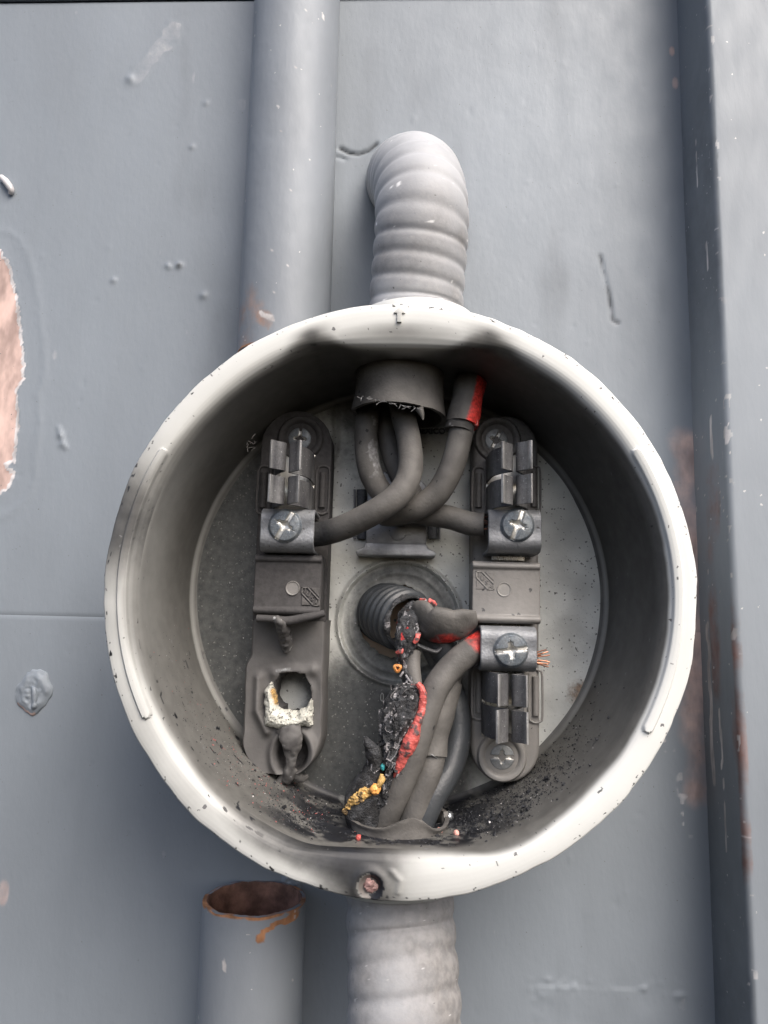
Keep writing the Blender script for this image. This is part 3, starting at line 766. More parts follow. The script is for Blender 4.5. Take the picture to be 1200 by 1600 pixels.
def screw_head(c, R, rot, thick, skew=1.0, scr=None, domed=.5):
    """pan head with cross recess and slot; c = centre of the underside"""
    nt_, nr_ = 96, 30
    t = np.linspace(0, 2 * np.pi, nt_, endpoint=False); r = np.linspace(0.0, 1, nr_)
    Rr, Tt = np.meshgrid(r, t)
    X = Rr * np.cos(Tt) * R; Y = Rr * np.sin(Tt) * R
    cs, s_ = math.cos(rot), math.sin(rot)
    U = X * cs + Y * s_; V = -X * s_ + Y * cs
    z_ = thick + domed * (1 - Rr ** 2) - .5 * sm(.85, 1, Rr) * thick
    w = R * .13
    rec = np.maximum(sm(w * 1.35, w * .75, np.abs(V)) * (np.abs(U) < R * .93), sm(w * 1.35, w * .75, np.abs(U)) * sm(R * .5, R * .42, np.abs(V)))
    rec2 = sm(R * .34, R * .2, np.hypot(U, V) * (1 + .0 * U))
    star = sm(R * .36, R * .22, np.abs(U) ** .6 * np.abs(V) ** .4 + .45 * np.hypot(U, V))
    d = np.maximum(rec * .5, star * 1.2 * (1 - Rr)) * (R / 5.7)
    z_ = z_ - d
    P_ = np.stack([c[0] + X, c[1] + Y, c[2] + z_], -1)
    P_[:, :, :2] += 0
    skirt = P_[:, -1:].copy(); skirt[..., 2] = c[2]
    so = 1 - np.clip(rec + star, 0, 1) * .92
    so = so * (.92 + .12 * vnoise(P_, .8, 2))
    g_ = G(); g_.grid(np.concatenate([P_, skirt], 1), closed_u=True, soot=np.concatenate([so, so[:, -1:]], 1)); return g_

def jaw(cx, ya, yb, zb, zt, lean, parent, sootv, lab=None):
    H = zt - zb
    for sg in (-1, 1):
        for (y0, y1) in ((ya, (ya + yb) / 2 - .8), ((ya + yb) / 2 + .8, yb)):
            j1, j2 = rng.uniform(-.5, .5), rng.uniform(-.5, .5); y0 += rng.uniform(-.4, .3); y1 += rng.uniform(-.3, .4)
            ln = [(cx + sg * 5.8, zb), (cx + sg * 6.3, zb + 1.5), (cx + sg * 6.0, zb + H * .45), (cx + sg * 4.2, zb + H * .66), (cx + sg * 1.4 + lean * .6, zb + H * .80), (cx + sg * .9 + lean, zb + H * .85),
                  (cx + sg * 1.6 + lean, zb + H * .9), (cx + sg * (3.2 + .3 * j1) + lean, zb + H * .945 + j1 * .5), (cx + sg * 4.3 + lean + j1 * .4, zb + H + j1), (cx + sg * 4.9 + lean + j1 * .5, zb + H + .9 + j2)]
            L_ = cat([(a_, b_, 0.) for a_, b_ in ln], .9)[:, :2]
            g_ = G(); g_.sheet(L_, .75, y0, y1, axis='y', soot=sootv)
            zz = g_.V[-1][:, 2]; g_.A['soot'][-1] = np.clip(sootv + .3 * vnoise(g_.V[-1], .35, int(abs(cx * 3))) - .30 * sm(zt - .4, zt + .8, zz) - .5 * sm(zb + 3, zb, zz), 0, 1)
            mesh_obj('jaw_leaf', g_, M['jaw'], parent)
    g_ = G(); g_.box(cx - 6.5, cx + 6.5, ya - 1.5, yb + 1.5, zb - .4, zb + .6, .2, soot=.1); mesh_obj('jaw_base', g_, M['bright'], parent)

def lug(x0, x1, y0, y1, z0, z1, parent, sootv, scr_c, scr_rot, screw_R=5.7):
    g_ = G()
    pts = [(y0 - .3, z0), (y0 - .2, z1 - 4.5), (y0 + .3, z1 - 2.2), (y0 + 1.4, z1 - .7), (y0 + 3.0, z1), ((y0 + y1) / 2, z1 - .35), (y1 - 3.0, z1), (y1 - 1.4, z1 - .5), (y1 - .3, z1 - 1.8), (y1 + .1, z1 - 4), (y1, z0)]
    L_ = cat([(a_, b_, 0.) for a_, b_ in pts], .6)[:, :2]
    g_.sheet(L_, 1.3, x0, x1, axis='x', bev=.3, soot=sootv)
    V_ = g_.V[-1]; g_.A['soot'][-1] = np.clip(sootv + .35 * fbm(V_, .25, 3, int(abs(x0))) - .25 * sm(0, 1, (np.abs(V_[:, 0] - (x0 + x1) / 2) / (x1 - x0) * 2 - .75) * 4), 0, 1)
    lg = mesh_obj('clamp_lug', g_, M['lug'], parent)
    g_ = screw_head((scr_c[0], scr_c[1], z1 - .1), screw_R, scr_rot, 1.7)
    mesh_obj('clamp_screw', g_, M['screw'], parent)
    g_ = G(); g_.lathe((scr_c[0], scr_c[1], z0 + 1), [(2.4, 0), (2.4, z1 - z0 - 1.2)], n=20, soot=.3); mesh_obj('screw_shank', g_, M['screw'], parent)
    g_ = G(); g_.box(x0 + 3, x1 - 3, y0 - 2.4, y1 + 1.6, z0 - 1, z0 + 1.2, .25); mesh_obj('busbar', g_, M['bright'], parent)

def logo(cx, cy, z, s_, parent, sootv):
    g_ = G(); h_ = s_ / 2; q = s_ * .52; e_ = .12 * s_
    def fr(pts, w=.07):
        P_ = [Vector((cx + u * h_, cy + v * h_, 0)) for u, v in pts]
        for a_, b_ in zip(P_, P_[1:] + P_[:1]):
            d_ = (b_ - a_).normalized(); n_ = Vector((-d_.y, d_.x, 0)) * w * s_ / 2; a2, b2 = a_ - d_ * w * s_ * .5, b_ + d_ * w * s_ * .5
            g_.prism([(a2 - n_)[:2], (b2 - n_)[:2], (b2 + n_)[:2], (a2 + n_)[:2]], z - .2, z + .28, .06, seg=1, soot=sootv)
    fr([(-1, 1), (-.35, 1), (1, -.35), (1, -1), (.35, -1), (-1, .35)])
    for tri in ([(-.05, 1), (1, 1), (1, -.05)], [(-1, .05), (-1, -1), (.05, -1)]):
        g_.prism([(cx + u * h_, cy + v * h_) for u, v in tri], z - .2, z + .18, .08, seg=1, soot=min(1, sootv + .3))
    for i, ch in enumerate('IUSA'):
        t_ = (-.66, -.26, .22, .68)[i]
        V_, F_ = text_mesh(ch, s_ * .36, (cx + t_ * h_, cy - t_ * h_), z + .05, .5, rot=math.radians(-12), bold=.05)
        g_.add(V_, F_, soot=min(1, sootv + .35))
    mesh_obj('maker_logo', g_, M['block'], parent, smooth=False)

ZT = 26.0
def block(right):
    if right:
        bx0, bx1 = QX(738, ZT), QX(842, ZT)
    else:
        bx0, bx1 = QX(403, ZT), QX(515, ZT)
    yb_, yt_ = QY(1219, ZT), QY(645, ZT)
    cx = (bx0 + bx1) / 2; w = (bx1 - bx0) / 2
    g_ = G()
    if right:
        g_.prism(capsule(cx, yb_, yt_, w - .1), ZB - .5, ZT, 1.6, seg=3)
        V_ = g_.V[0]; n_ = fbm(V_, .06, 3, 4)
        px_, py_ = pix(V_)
        g_.A['soot'][0] = np.clip(.15 + .6 * sm(800, 680, py_) + .15 * n_ + .3 * (V_[:, 2] < ZT - 4), 0, 1)
        mat_ = M['block']
    else:
        # upper intact part and lower melted part as a height field with a burnt-through hole
        ysp = QY(975, ZT)
        g_.prism(capsule(cx, ysp, yt_, w, bot=False), ZB - .5, ZT, 1.2, seg=3, soot=.85)
        mat_ = M['blockm']
    b = mesh_obj('terminal_block', g_, mat_, sock)
    b['label'] = 'grey plastic terminal block' if right else 'burnt terminal block with melted lower end'
    ends = (((777, 687), 1.15, .6), ((784, 1182), 0, 0)) if right else (((470, 685), 1.5, 0),)
    for (px, py), rot, _ in ends:
        c = Q2(px, py, ZT)
        g_ = G(); sv = .2 if (right and py > 1000) else .8
        g_.lathe((c[0], c[1], ZT), [(8.6, -1), (8.5, .4), (7.9, 1.2), (7.2, 1.3), (6.3, .9), (5.6, -.2), (5.2, -1.5), (5.1, -2.4)], n=64, soot=sv)
        mesh_obj('screw_well', g_, M['block'] if right else mat_, b)
        g_ = screw_head((c[0] - (.4 if py < 900 else -.1), c[1] - .2, ZT - .9), 4.6, rot + (math.pi / 2 if not right else 0) * 0, 1.0)
        g_.A['soot'][0] = np.clip(g_.A['soot'][0] * (.8 if right else .95), 0, 1)
        mesh_obj('mounting_screw', g_, M['screw'], b)
    # side slots ribs
    ribs = ((748, 740, 793), (834, 738, 792), (748, 1052, 1113), (837, 1057, 1118)) if right else ((504, 738, 793), (412, 738, 793))
    for px, p0, p1 in ribs:
        g_ = G(); sv = .75 if p0 < 900 else .3
        a_, b_ = Q(px, p0, ZT + .3), Q(px, p1, ZT + .3)
        a_[0] = b_[0] = (a_[0] + b_[0]) / 2
        g_.tube([a_, b_], 1.15, n=14, step=2, afn=lambda P, s, t: dict(soot=np.full(s.shape, sv)))
        lp = [a_ + (-2.3, 0, 0), a_ + (-1.6, 1.9, 0), a_ + (0, 2.4, 0), a_ + (1.6, 1.9, 0), a_ + (2.3, 0, 0), b_ + (2.3, 0, 0), b_ + (1.6, -1.9, 0), b_ + (0, -2.4, 0), b_ + (-1.6, -1.9, 0), b_ + (-2.3, 0, 0), a_ + (-2.3, 0, 0)]
        g_.tube(lp, .42, n=8, step=.8, cap=False, afn=lambda P, s, t: dict(soot=np.full(s.shape, sv * .8)))
        mesh_obj('rib', g_, M['block'] if right else mat_, b)
    # cover
    zc = 37.5
    if right: cx0, cx1, ct, cb = QX(739, zc), QX(844, zc), QY(874, zc), QY(970, zc)
    else: cx0, cx1, ct, cb = QX(402, zc), QX(506, zc), QY(871, zc), QY(966, zc)
    g_ = G(); sv = .3 if right else .8
    outl = [(ct, ZT - 1), (ct + .2, zc - 1.2), (ct - .4, zc + .2), (ct - 1.3, zc + .7), (ct - 2.1, zc + .4), (ct - 2.6, zc - .5), (cb + 2.9, zc - .5), (cb + 2.3, zc + .3), (cb + 1.3, zc + .6), (cb + .4, zc), (cb, zc - 1.2), (cb + .1, ZT - 1)]
    if not right:
        fnn = lambda V_: V_ + np.stack([0 * V_[:, 0], .5 * vnoise(V_, .12, 2) * sm(cb + 8, cb, V_[:, 1]), -1.2 * sm(cb + 6, cb, V_[:, 1]) * (V_[:, 2] > 30) * (.5 + .5 * vnoise(V_, .15, 7))], -1)
    else: fnn = None
    g_.prism(outl, cx0, cx1, .55, axis='x', seg=2, soot=sv, fn=fnn)
    if not right:
        g_.tube([(*Q(402, 966, zc - 1), 1.3), (*Q(425, 967, zc - .4), 1.2), (*Q(450, 970, zc - 1.5), 1.6), (*Q(480, 964, zc - .5), 1.4), (*Q(507, 958, zc - 1), 1.2)], 1, n=12, afn=lambda P, s, t: dict(soot=np.full(s.shape, .75)))
    cv = mesh_obj('insulating_cover', g_, M['block'] if right else mat_, b)
    hx, hy = Q2(*((788, 921) if right else (457, 919)), zc)
    g_ = G(); g_.lathe((hx, hy, zc - .55), [(2.5, .03), (2.35, .35), (2.1, .3), (1.9, .12), (.02, .1)], n=32, soot=sv * .6, mark=.25 if right else .1); mesh_obj('cover_boss', g_, M['block'], cv)
    lx, ly = Q2(*((758, 907) if right else (485, 932)), zc)
    logo(lx, ly, zc - .5, 5.9, cv, sv)
    # jaws and lugs
    if right:
        jc = 39.2
        jaw(QX(803, 49), QY(788, 50, 800), QY(692, 50, 800), ZT, 52.5, .3, b, .78)
        jaw(QX(797, 49, 1100), QY(1160, 50, 800), QY(1054, 50, 800), ZT, 51.5, .2, b, .80)
        lug(QX(763, 43), QX(846, 43), QY(859, 43, 800), QY(798, 43, 800), 27, 43, b, .68, Q2(808, 821, 43), math.radians(70))
        lug(QX(752, 43), QX(838, 43), QY(1046, 43, 800), QY(982, 43, 800), 27, 43, b, .72, Q2(798, 1016, 43), math.radians(8))
    else:
        jaw(QX(446, 49), QY(788, 50, 450), QY(692, 50, 450), ZT, 52.5, -.2, b, .86)
        lug(QX(408, 43), QX(492, 43), QY(858, 43, 450), QY(797, 43, 450), 27, 43, b, .75, Q2(446, 822, 43), math.radians(60))
        # melted lower end
        y1 = ysp + 1; xs = np.linspace(-1.06, 1.06, 90); ys_ = np.arange(yb_ - 1, y1, .5)
        Xn, Yn = np.meshgrid(xs, ys_)
        ym = QY(1040, ZT)
        ww = w * (1 + 0 * Yn) 
        low = np.clip((yb_ + w - Yn) / w, 0, 1)
        ww = ww * np.sqrt(np.clip(1 - low ** 2, 0.0, 1))
        shift = -1.6 * sm(ym + 3, ym - 2, Yn) * (Xn < 0)
        X_ = cx + Xn * ww + shift + .3 * vnoise(np.stack([0 * Yn, Yn, 0 * Yn], -1), .2, 3)
        edge = np.clip((1.06 - np.abs(Xn)) / .12, 0, 1)
        p_ = np.stack([X_, Yn, 0 * X_], -1)
        Z2 = ZB + (ZT - ZB) * np.sqrt(1 - (1 - edge) ** 2) * sm(0, .06, 1 - low)
        hc = Q2(457, 1083, ZT); hd = np.hypot(X_ - hc[0], (Yn - hc[1]) * .92) + .55 * vnoise(p_, .22, 23) + .2 * vnoise(p_, .9, 24)
        Z2 += .5 * fbm(p_, .12, 3, 5) + 2.6 * np.exp(-(polyd(X_, Yn, [Q2(405, 1060, ZT), Q2(403, 1110, ZT), Q2(418, 1142, ZT)]) / 1.6) ** 2) \
            + 1.9 * np.exp(-(polyd(X_, Yn, [Q2(430, 1052, ZT), Q2(460, 1046, ZT), Q2(487, 1048, ZT)]) / 2.2) ** 2) - 1.2 * np.exp(-((hd - 8.5) / 2.5) ** 2)
        Z2 = Z2 - 22 * sm(6.9, 6.0, hd + .5 * vnoise(p_, .5, 3))
        rc = Q2(457, 1178, ZT); rd = np.hypot(X_ - rc[0], (Yn - rc[1]) * .82)
        Z2 += 1.8 * np.exp(-((rd - 7.2) / 1.3) ** 2) - 6 * sm(5.6, 4.2, rd) * (Yn < rc[1] + 5)
        Z2 = np.maximum(Z2, ZB + .4 + 0 * Z2) if False else Z2
        keep = hd > 6.2
        g_ = G()
        nv = Xn.shape[1]; P_ = np.stack([X_, Yn, Z2], -1)
        so_ = np.clip(.25 + .35 * fbm(p_, .1, 3, 9) + .5 * (hd < 7.2) + .6 * sm(5.9, 4.6, rd), 0, 1)
        mk = .5 * np.exp(-(polyd(X_, Yn, [Q2(433, 1047, ZT), Q2(452, 1046, ZT)]) / 1.0) ** 2)
        idx = np.arange(Xn.size).reshape(Xn.shape); Fc_ = []
        for i in range(Xn.shape[0] - 1):
            for j in range(nv - 1):
                if keep[i, j] or keep[i + 1, j + 1]: Fc_.append((idx[i, j], idx[i, j + 1], idx[i + 1, j + 1], idx[i + 1, j]))
        g_.add(P_.reshape(-1, 3), Fc_, soot=so_.reshape(-1), mark=mk.reshape(-1))
        mesh_obj('melted_end', g_, M['blockm'], b)
        # melted icicle under the cover
        g_ = G(); g_.tube([(*Q(428, 966, 37.5), .9), (*Q(434, 969, 37.5), 1.5), (*Q(440, 976, 36), 2.0), (*Q(444, 990, 32), 2.0), (*Q(447, 1003, 29), 2.3), (*Q(448, 1018, 27), 1.0)], 1, n=24, step=.35,
                          rfn=lambda s, t, P: .9 * fbm(P * np.array([1.6, .6, 1.6]), .7, 5, 2), afn=lambda P, s, t: dict(soot=.45 + .6 * vnoise(P, .6, 3), mark=.42 * sm(.3, .7, vnoise(P * np.array([1.6, .5, 1]), 1.0, 5))))
        mesh_obj('melt_drip', g_, M['blockm'], b)
        # white melted U
        pts = [(411, 1075), (420, 1068), (428, 1082), (430, 1108), (445, 1112), (462, 1114), (476, 1108), (482, 1092), (486, 1098), (486, 1136), (440, 1143), (411, 1136), (409, 1110)]
        g_ = G(); U_ = [Q2(a_, b_2, 31) for a_, b_2 in pts]
        xs2 = np.arange(min(u[0] for u in U_) - 1, max(u[0] for u in U_) + 1, .22); ys2 = np.arange(min(u[1] for u in U_) - 1, max(u[1] for u in U_) + 1, .22)
        Xu, Yu = np.meshgrid(xs2, ys2); pp = np.stack([Xu, Yu, 0 * Xu], -1)
        wx, wy = Xu + .5 * vnoise(pp, .55, 3) + .15 * vnoise(pp, 2, 8), Yu + .5 * vnoise(pp, .55, 4) + .15 * vnoise(pp, 2, 9)
        ins = poly_in(wx, wy, U_); de = polyd(wx, wy, U_ + U_[:1])
        Zu = np.where(ins, 26.2 + 4.6 * np.sqrt(np.clip(de / 2.2, 0, 1)) + .55 * fbm(pp, .5, 3, 6), 25)
        idx = np.arange(Xu.size).reshape(Xu.shape); a_ok = ins | (de < .25)
        Fc_ = [(idx[i, j], idx[i, j + 1], idx[i + 1, j + 1], idx[i + 1, j]) for i in range(Xu.shape[0] - 1) for j in range(Xu.shape[1] - 1) if a_ok[i:i + 2, j:j + 2].all()]
        g_.add(np.stack([Xu, Yu, Zu], -1).reshape(-1, 3), Fc_, soot=(.8 * sm(.3, .5, fbm(pp, 1.6, 2, 7))).reshape(-1), rust=(.8 * np.exp(-(polyd(Xu, Yu, [Q2(424, 1080, 31), Q2(430, 1100, 31)]) / 1.0) ** 2)).reshape(-1))
        mesh_obj('melted_insulator', g_, M['foam'], b)
        # drooping melt over the lower ring
        g_ = G(); g_.tube([(*Q(452, 1136, 28), 4.2), (*Q(455, 1152, 29), 4.0), (*Q(456, 1166, 29), 3.2), (*Q(455, 1180, 28), 2.2), (*Q(454, 1196, 27.5), 1.7), (*Q(451, 1212, 26), 2.1), (*Q(444, 1228, 22), .8)], 1, n=28, step=.35,
                          squash=.7, rfn=lambda s, t, P: 1.0 * fbm(P * np.array([1.4, .7, 1.4]), .6, 5, 2), afn=lambda P, s, t: dict(soot=.4 + .6 * vnoise(P, .6, 3), mark=.42 * sm(.4, .8, vnoise(P, 1.3, 5))))
        g_.tube([(*Q(452, 1205, 25), 1.5), (*Q(436, 1222, 23), 1.6), (*Q(428, 1230, 20), .8)], 1, n=16, step=.4, rfn=lambda s, t, P: .6 * fbm(P, .7, 3, 2))
        g_.tube([(*Q(455, 1205, 25), 1.5), (*Q(470, 1216, 22), 1.4), (*Q(480, 1212, 20), .6)], 1, n=16, step=.4, rfn=lambda s, t, P: .6 * fbm(P, .7, 3, 2))
        mesh_obj('melt_drip', g_, M['blockm'], b)
    return b
block(True); block(False)

# ---------------------------------------------------------------- conduits
def corr(pitch, amp, helix=1, phase=0., fade=None):
    def f(s, t, P):
        ph = (s / pitch + helix * t / (2 * np.pi) + phase) % 1.0
        w = .5 - .5 * np.cos(2 * np.pi * ph + .6 * np.sin(2 * np.pi * ph))
        v = amp * (w - .55) + .18 * vnoise(P, .08, 3)
        if fade: v = v * fade(s)
        return v
    return f
RCN = 16.6
t1 = thing('flexible_conduit', 'ribbed grey conduit elbow rising from the socket top and bending into the door', 'conduit', tuple(Q(634, 280, 0)), 'ribbed grey conduits feeding the socket')
pth = [Q(634, 284, -14), Q(634, 283, 2), Q(640, 280, 18), Q(653, 289, 34), Q(659, 335, 42), Q(656, 400, 41), (Q(650, 470, 38)[0], 101, 38), (Q(650, 470, 38)[0], 93, 38), (Q(650, 470, 38)[0], 82, 38)]
g = G()
g.tube(pth, RCN, n=72, step=.4, cap=False, rfn=corr(7.4, .66, fade=lambda s: .35 + .65 * sm(22, 48, s)),
       afn=lambda P, s, t: dict(soot=.55 * sm(62, 90, s) * (.6 + .5 * vnoise(P, .1, 3)), mark=np.clip(.55 * (vnoise(P * np.array([1, .45, 1]), .9, 5) > .80) + .25 * sm(.7, 1, np.abs(np.sin(np.pi * ((s / 7.4 + t / (2 * np.pi)) % 1.0)))) * sm(20, 50, s), 0, 1)))
mesh_obj('ribbed_tube', g, M['conduit'], t1)
xs1 = Q(624, 600, 38)[0]
def stub(x, y_in, y_wall, sg, torn):
    n = 110; th = np.linspace(0, 2 * np.pi, n, endpoint=False); C_ = np.stack([np.cos(th), np.sin(th), 0 * th], -1)
    L_ = np.linspace(0, 1, 26)
    yi = y_in + torn * (1.0 * vnoise(C_, 1.2, 4) + .25 * vnoise(C_, 5, 5) + .1 * vnoise(C_, 20, 6)) * sg
    P_ = np.zeros((26, n, 3))
    for i, l in enumerate(L_):
        yy = yi * (1 - l) + y_wall * l
        rr = 15.7 + .5 * vnoise(C_ * 1.0 + (0, 0, l), 2, 9) + .7 * math.exp(-(l / .2) ** 2) + .7 * math.exp(-((l - 1) / .2) ** 2)
        P_[i] = np.stack([x + rr * np.cos(th), yy, 38 + rr * np.sin(th)], -1)
    Pi = P_.copy(); c = np.array([x, 0, 38]); 
    Pi[..., 0] = x + (P_[..., 0] - x) * .91; Pi[..., 2] = 38 + (P_[..., 2] - 38) * .91
    g_ = G(); g_.grid(np.concatenate([P_[::-1], Pi], 0), closed_v=True, mark=np.concatenate([0 * P_[..., 0], 0 * P_[..., 0]], 0)); return g_
g = stub(xs1, QY(632, 50), 79, -1, 1.0)
g.V[0][:, 1] -= .9 * sm(-8, 12, g.V[0][:, 0]) * sm(70, 62, g.V[0][:, 1]) * 1.6
cx_, cy_ = QX(657, 52), QY(655, 52)
g.tube([(*Q(655, 638, 52), 1.5), (*Q(659, 647, 52), .9), (*Q(661, 656, 52), .3)], 1, n=10, step=.4)
for k in range(26):   # frayed fibres on the torn lip
    px = 560 + k * 3.7 + rng.uniform(-2, 2); a_ = Q(px, 620 + k * .7, 53.8); b_ = a_ + (rng.uniform(-2.4, 2.4), rng.uniform(-1.5, .8), rng.uniform(0, .4))
    g.tube([a_, (a_ + b_) / 2 + (0, rng.uniform(-.3, .3), .3), b_], .09, n=5, step=.8, afn=lambda P, s, t: dict(mark=np.full(s.shape, .9)))
o = mesh_obj('conduit_end', g, M['wire'], t1); o['label'] = 'sooty torn end of the conduit inside the socket'

t2 = thing('flexible_conduit', 'ribbed grey conduit running straight down from the socket bottom beside the rusty pipe mouth', 'conduit', tuple(Q(630, 1700, 40)), 'ribbed grey conduits feeding the socket')
pth = [(Q(620, 1385, 38)[0], -80, 38), (Q(622, 1385, 38)[0], -90, 38.5), Q(626, 1440, 41), Q(630, 1520, 46), Q(632, 1620, 50), Q(632, 1760, 50), Q(630, 2000, 48)]
g = G(); g.tube(pth, RCN + .2, n=72, step=.4, cap=False, rfn=corr(8.6, .72, helix=-1, fade=lambda s: sm(2, 14, s)),
       afn=lambda P, s, t: dict(soot=np.clip(.55 + .45 * vnoise(P, .06, 3) + .4 * sm(10, 0, s), 0, .8), mark=.5 * (vnoise(P, .8, 5) > .80)))
mesh_obj('ribbed_tube', g, M['conduit'], t2)
for pts in ([(590, 1445), (594, 1458), (592, 1470)], [(597, 1488), (606, 1492), (610, 1498)], [(620, 1490), (628, 1496), (636, 1493)], [(628, 1450), (634, 1446)]):
    pass
g = stub(Q(622, 1290, 38)[0], QY(1291, 52), -79, 1, 1.3)
V_ = g.V[0]; xx = V_[:, 0]; lift = 6.2 * np.exp(-((xx - QX(645, 52, 1270)) / 5.5) ** 2) - 3.6 * np.exp(-((xx - QX(688, 52, 1270)) / 5) ** 2) - 1.2 * np.exp(-((xx - QX(585, 50, 1270)) / 6) ** 2)
V_[:, 1] += lift * sm(-78, -68, V_[:, 1]) * (V_[:, 2] > 36)
o = mesh_obj('conduit_end', g, M['wire'], t2); o['label'] = 'sooty torn sleeve round the wires inside the socket'

# third conduit: dark, through the back
t3 = thing('back_conduit', 'short black corrugated conduit poking out of the central hole with a melted mouth', 'conduit', tuple(Q(600, 968, 4)))
g = G(); A0 = Q(598, 957, 4); A1 = Q(610, 960, 17); A2 = Q(640, 972, 30)
g.tube([A0, A1, A2], 10.8, n=64, step=.3, hollow=1.0, rfn=lambda s, t, P: .55 * np.sign(np.sin(s * 2 * np.pi / 3.6)) * np.abs(np.sin(s * 2 * np.pi / 3.6)) ** .6 + .5 * vnoise(P, .3, 2) * sm(22, 30, s) - 1.6 * sm(24, 33, s),
       afn=lambda P, s, t: dict(mark=.9 * sm(28.5, 30.5, s + 1.6 * vnoise(P, .5, 9))))
mesh_obj('corrugated_tube', g, M['darkw'], t3)
g = G(); d_ = (A2 - A1) / np.linalg.norm(A2 - A1); u = np.cross(d_, (0, 0, 1)); u /= np.linalg.norm(u); v = np.cross(d_, u)
ringp = [tuple(A2 + 8.9 * (u * math.cos(t_) + v * math.sin(t_)) + d_ * .6 * math.sin(3 * t_)) + (.9 + .35 * math.sin(5 * t_ + 1),) for t_ in np.linspace(0, 2 * math.pi, 30)]
g.tube(ringp, 1, n=20, step=.4, rfn=lambda s, t, P: .8 * fbm(P, .5, 4, 3), afn=lambda P, s, t: dict(mark=.9 * (vnoise(P, .7, 5) > .4)))
mesh_obj('melted_lip', g, M['char'], t3)

# ---------------------------------------------------------------- wires
GW = 'sooty wires inside the socket'
def wire(label, pts, r, mat=M['wire'], group=GW, sub=(), afn=None, rfn=None, name='wire', n=28, step=.6):
    P_ = [(*Q(p[0], p[1], p[2]), p[3] if len(p) > 3 else r) for p in pts]
    t_ = thing(name, label, 'wire', tuple(Q(*pts[-1][:3])), group)
    g_ = G(); g_.tube(P_, r, n=n, step=step, afn=afn, rfn=rfn or (lambda s, t, P: .10 * vnoise(P, .12, 3) + .04 * vnoise(P, .6, 4)))
    mesh_obj('insulation', g_, mat, t_)
    return t_
def strands(parent, base, direc, n, L_, spread, r=.22, name='copper_strands', sootv=.0, seed=1):
    rs = np.random.RandomState(seed); g_ = G(); d = np.array(direc, float); d /= np.linalg.norm(d)
    for k in range(n):
        o_ = np.array(base) + rs.uniform(-1, 1, 3) * np.array([.3, 2.2, 1.6]) * spread
        e_ = o_ + d * L_ * rs.uniform(.5, 1.1) + rs.uniform(-1, 1, 3) * np.array([.3, 1.3, .8]) * spread
        g_.tube([o_, (o_ + e_) / 2 + rs.uniform(-.3, .3, 3), e_], r, n=7, step=.7, afn=lambda P, s, t: dict(soot=np.full(s.shape, sootv * rs.uniform(.3, 1.2))))
    return mesh_obj(name, g_, M['copper'], parent)

wB = wire('short sooty wire dropping behind the middle of the top conduit end to the centre bracket', [(606, 575, 36), (604, 640, 31), (608, 690, 30), (622, 735, 32), (640, 765, 32), (650, 785, 31)], 3.9)
wA = wire('sooty wire looping down the left and under the others to the upper right lug', [(590, 575, 36), (576, 640, 35), (572, 690, 35), (580, 742, 35), (608, 780, 33), (655, 800, 32), (700, 808, 33), (735, 818, 35), (757, 819, 36)], 4.1,
          afn=lambda P, s, t: dict(mark=.55 * sm(12, 20, s) * sm(48, 36, s) * (vnoise(P, .15, 3) > -.2) * sm(.3, -.6, np.cos(t - 2.2))))
strands(wA, Q(754, 819, 36), (1, 0, 0), 12, 3.4, 1.0, sootv=.9, seed=4)
wC = wire('sooty wire curving from the top conduit end to the upper left lug, in front', [(618, 575, 36), (628, 640, 39), (639, 690, 42), (641, 735, 45), (625, 770, 47), (590, 797, 47), (545, 820, 43), (512, 832, 38), (488, 836, 36)], 4.25,
          afn=lambda P, s, t: dict(soot=.95 * sm(pix(P)[0], pix(P)[0], s) * 0 + .95 * sm(540, 500, pix(P)[0])))
wD = wire('sooty wire with red tape on its upper end hooking under the front wire', [(738, 590, 38), (727, 640, 41), (717, 690, 42), (704, 735, 42), (682, 772, 40), (650, 794, 38), (615, 803, 34), (600, 803, 31)], 4.3)
g = G()
tp = [(*Q(743, 572, 36), 4.6), (*Q(737, 592, 37.5), 5.6), (*Q(731, 620, 40), 5.5), (*Q(725, 648, 41.4), 5.6), (*Q(722, 664, 41.8), 5.7)]
def tape_attr(P, s, t):
    px_, py_ = pix(P)
    cl = np.interp(py_, [572, 592, 620, 648, 668], [743, 737, 731, 725, 721])
    thr = np.interp(py_, [570, 582, 600, 630, 665], [-4, 6, 9, 8, 4])
    return dict(red=sm(thr - 6, thr + 6, px_ - cl))
g.tube(tp, 5, n=44, step=.4, rfn=lambda s, t, P: .35 * vnoise(P, .25, 3) + .12 * vnoise(P, .9, 3), afn=tape_attr)
o = mesh_obj('tape', g, M['wire'], wD); o['label'] = 'half sooted red tape'
g = G(); g.prism([Q2(732, 600, 44), Q2(746, 598, 43.5), Q2(748, 630, 44), Q2(746, 666, 44), Q2(733, 660, 46), Q2(730, 650, 46)], 43.4, 44.0, .12, fn=lambda V_: V_ + np.stack([0 * V_[:, 0], 0 * V_[:, 0], .10 * (V_[:, 1] - V_[:, 1].mean()) * -1], -1))
g.A['soot'][0] = .75 * sm(QX(744, 44), QX(730, 44), g.V[0][:, 0])
mesh_obj('tape_flap', g, M['red'], wD)
g = G(); g.tube([Q(720, 660, 41.8), Q(717, 674, 42)], 5.0, n=30, step=.5, rfn=lambda s, t, P: .3 * vnoise(P, .8, 3), afn=lambda P, s, t: dict(soot=.5 + 0 * s, mark=.8 * (vnoise(P, 1.0, 3) > .6)))
mesh_obj('tape_edge', g, M['wire'], wD)

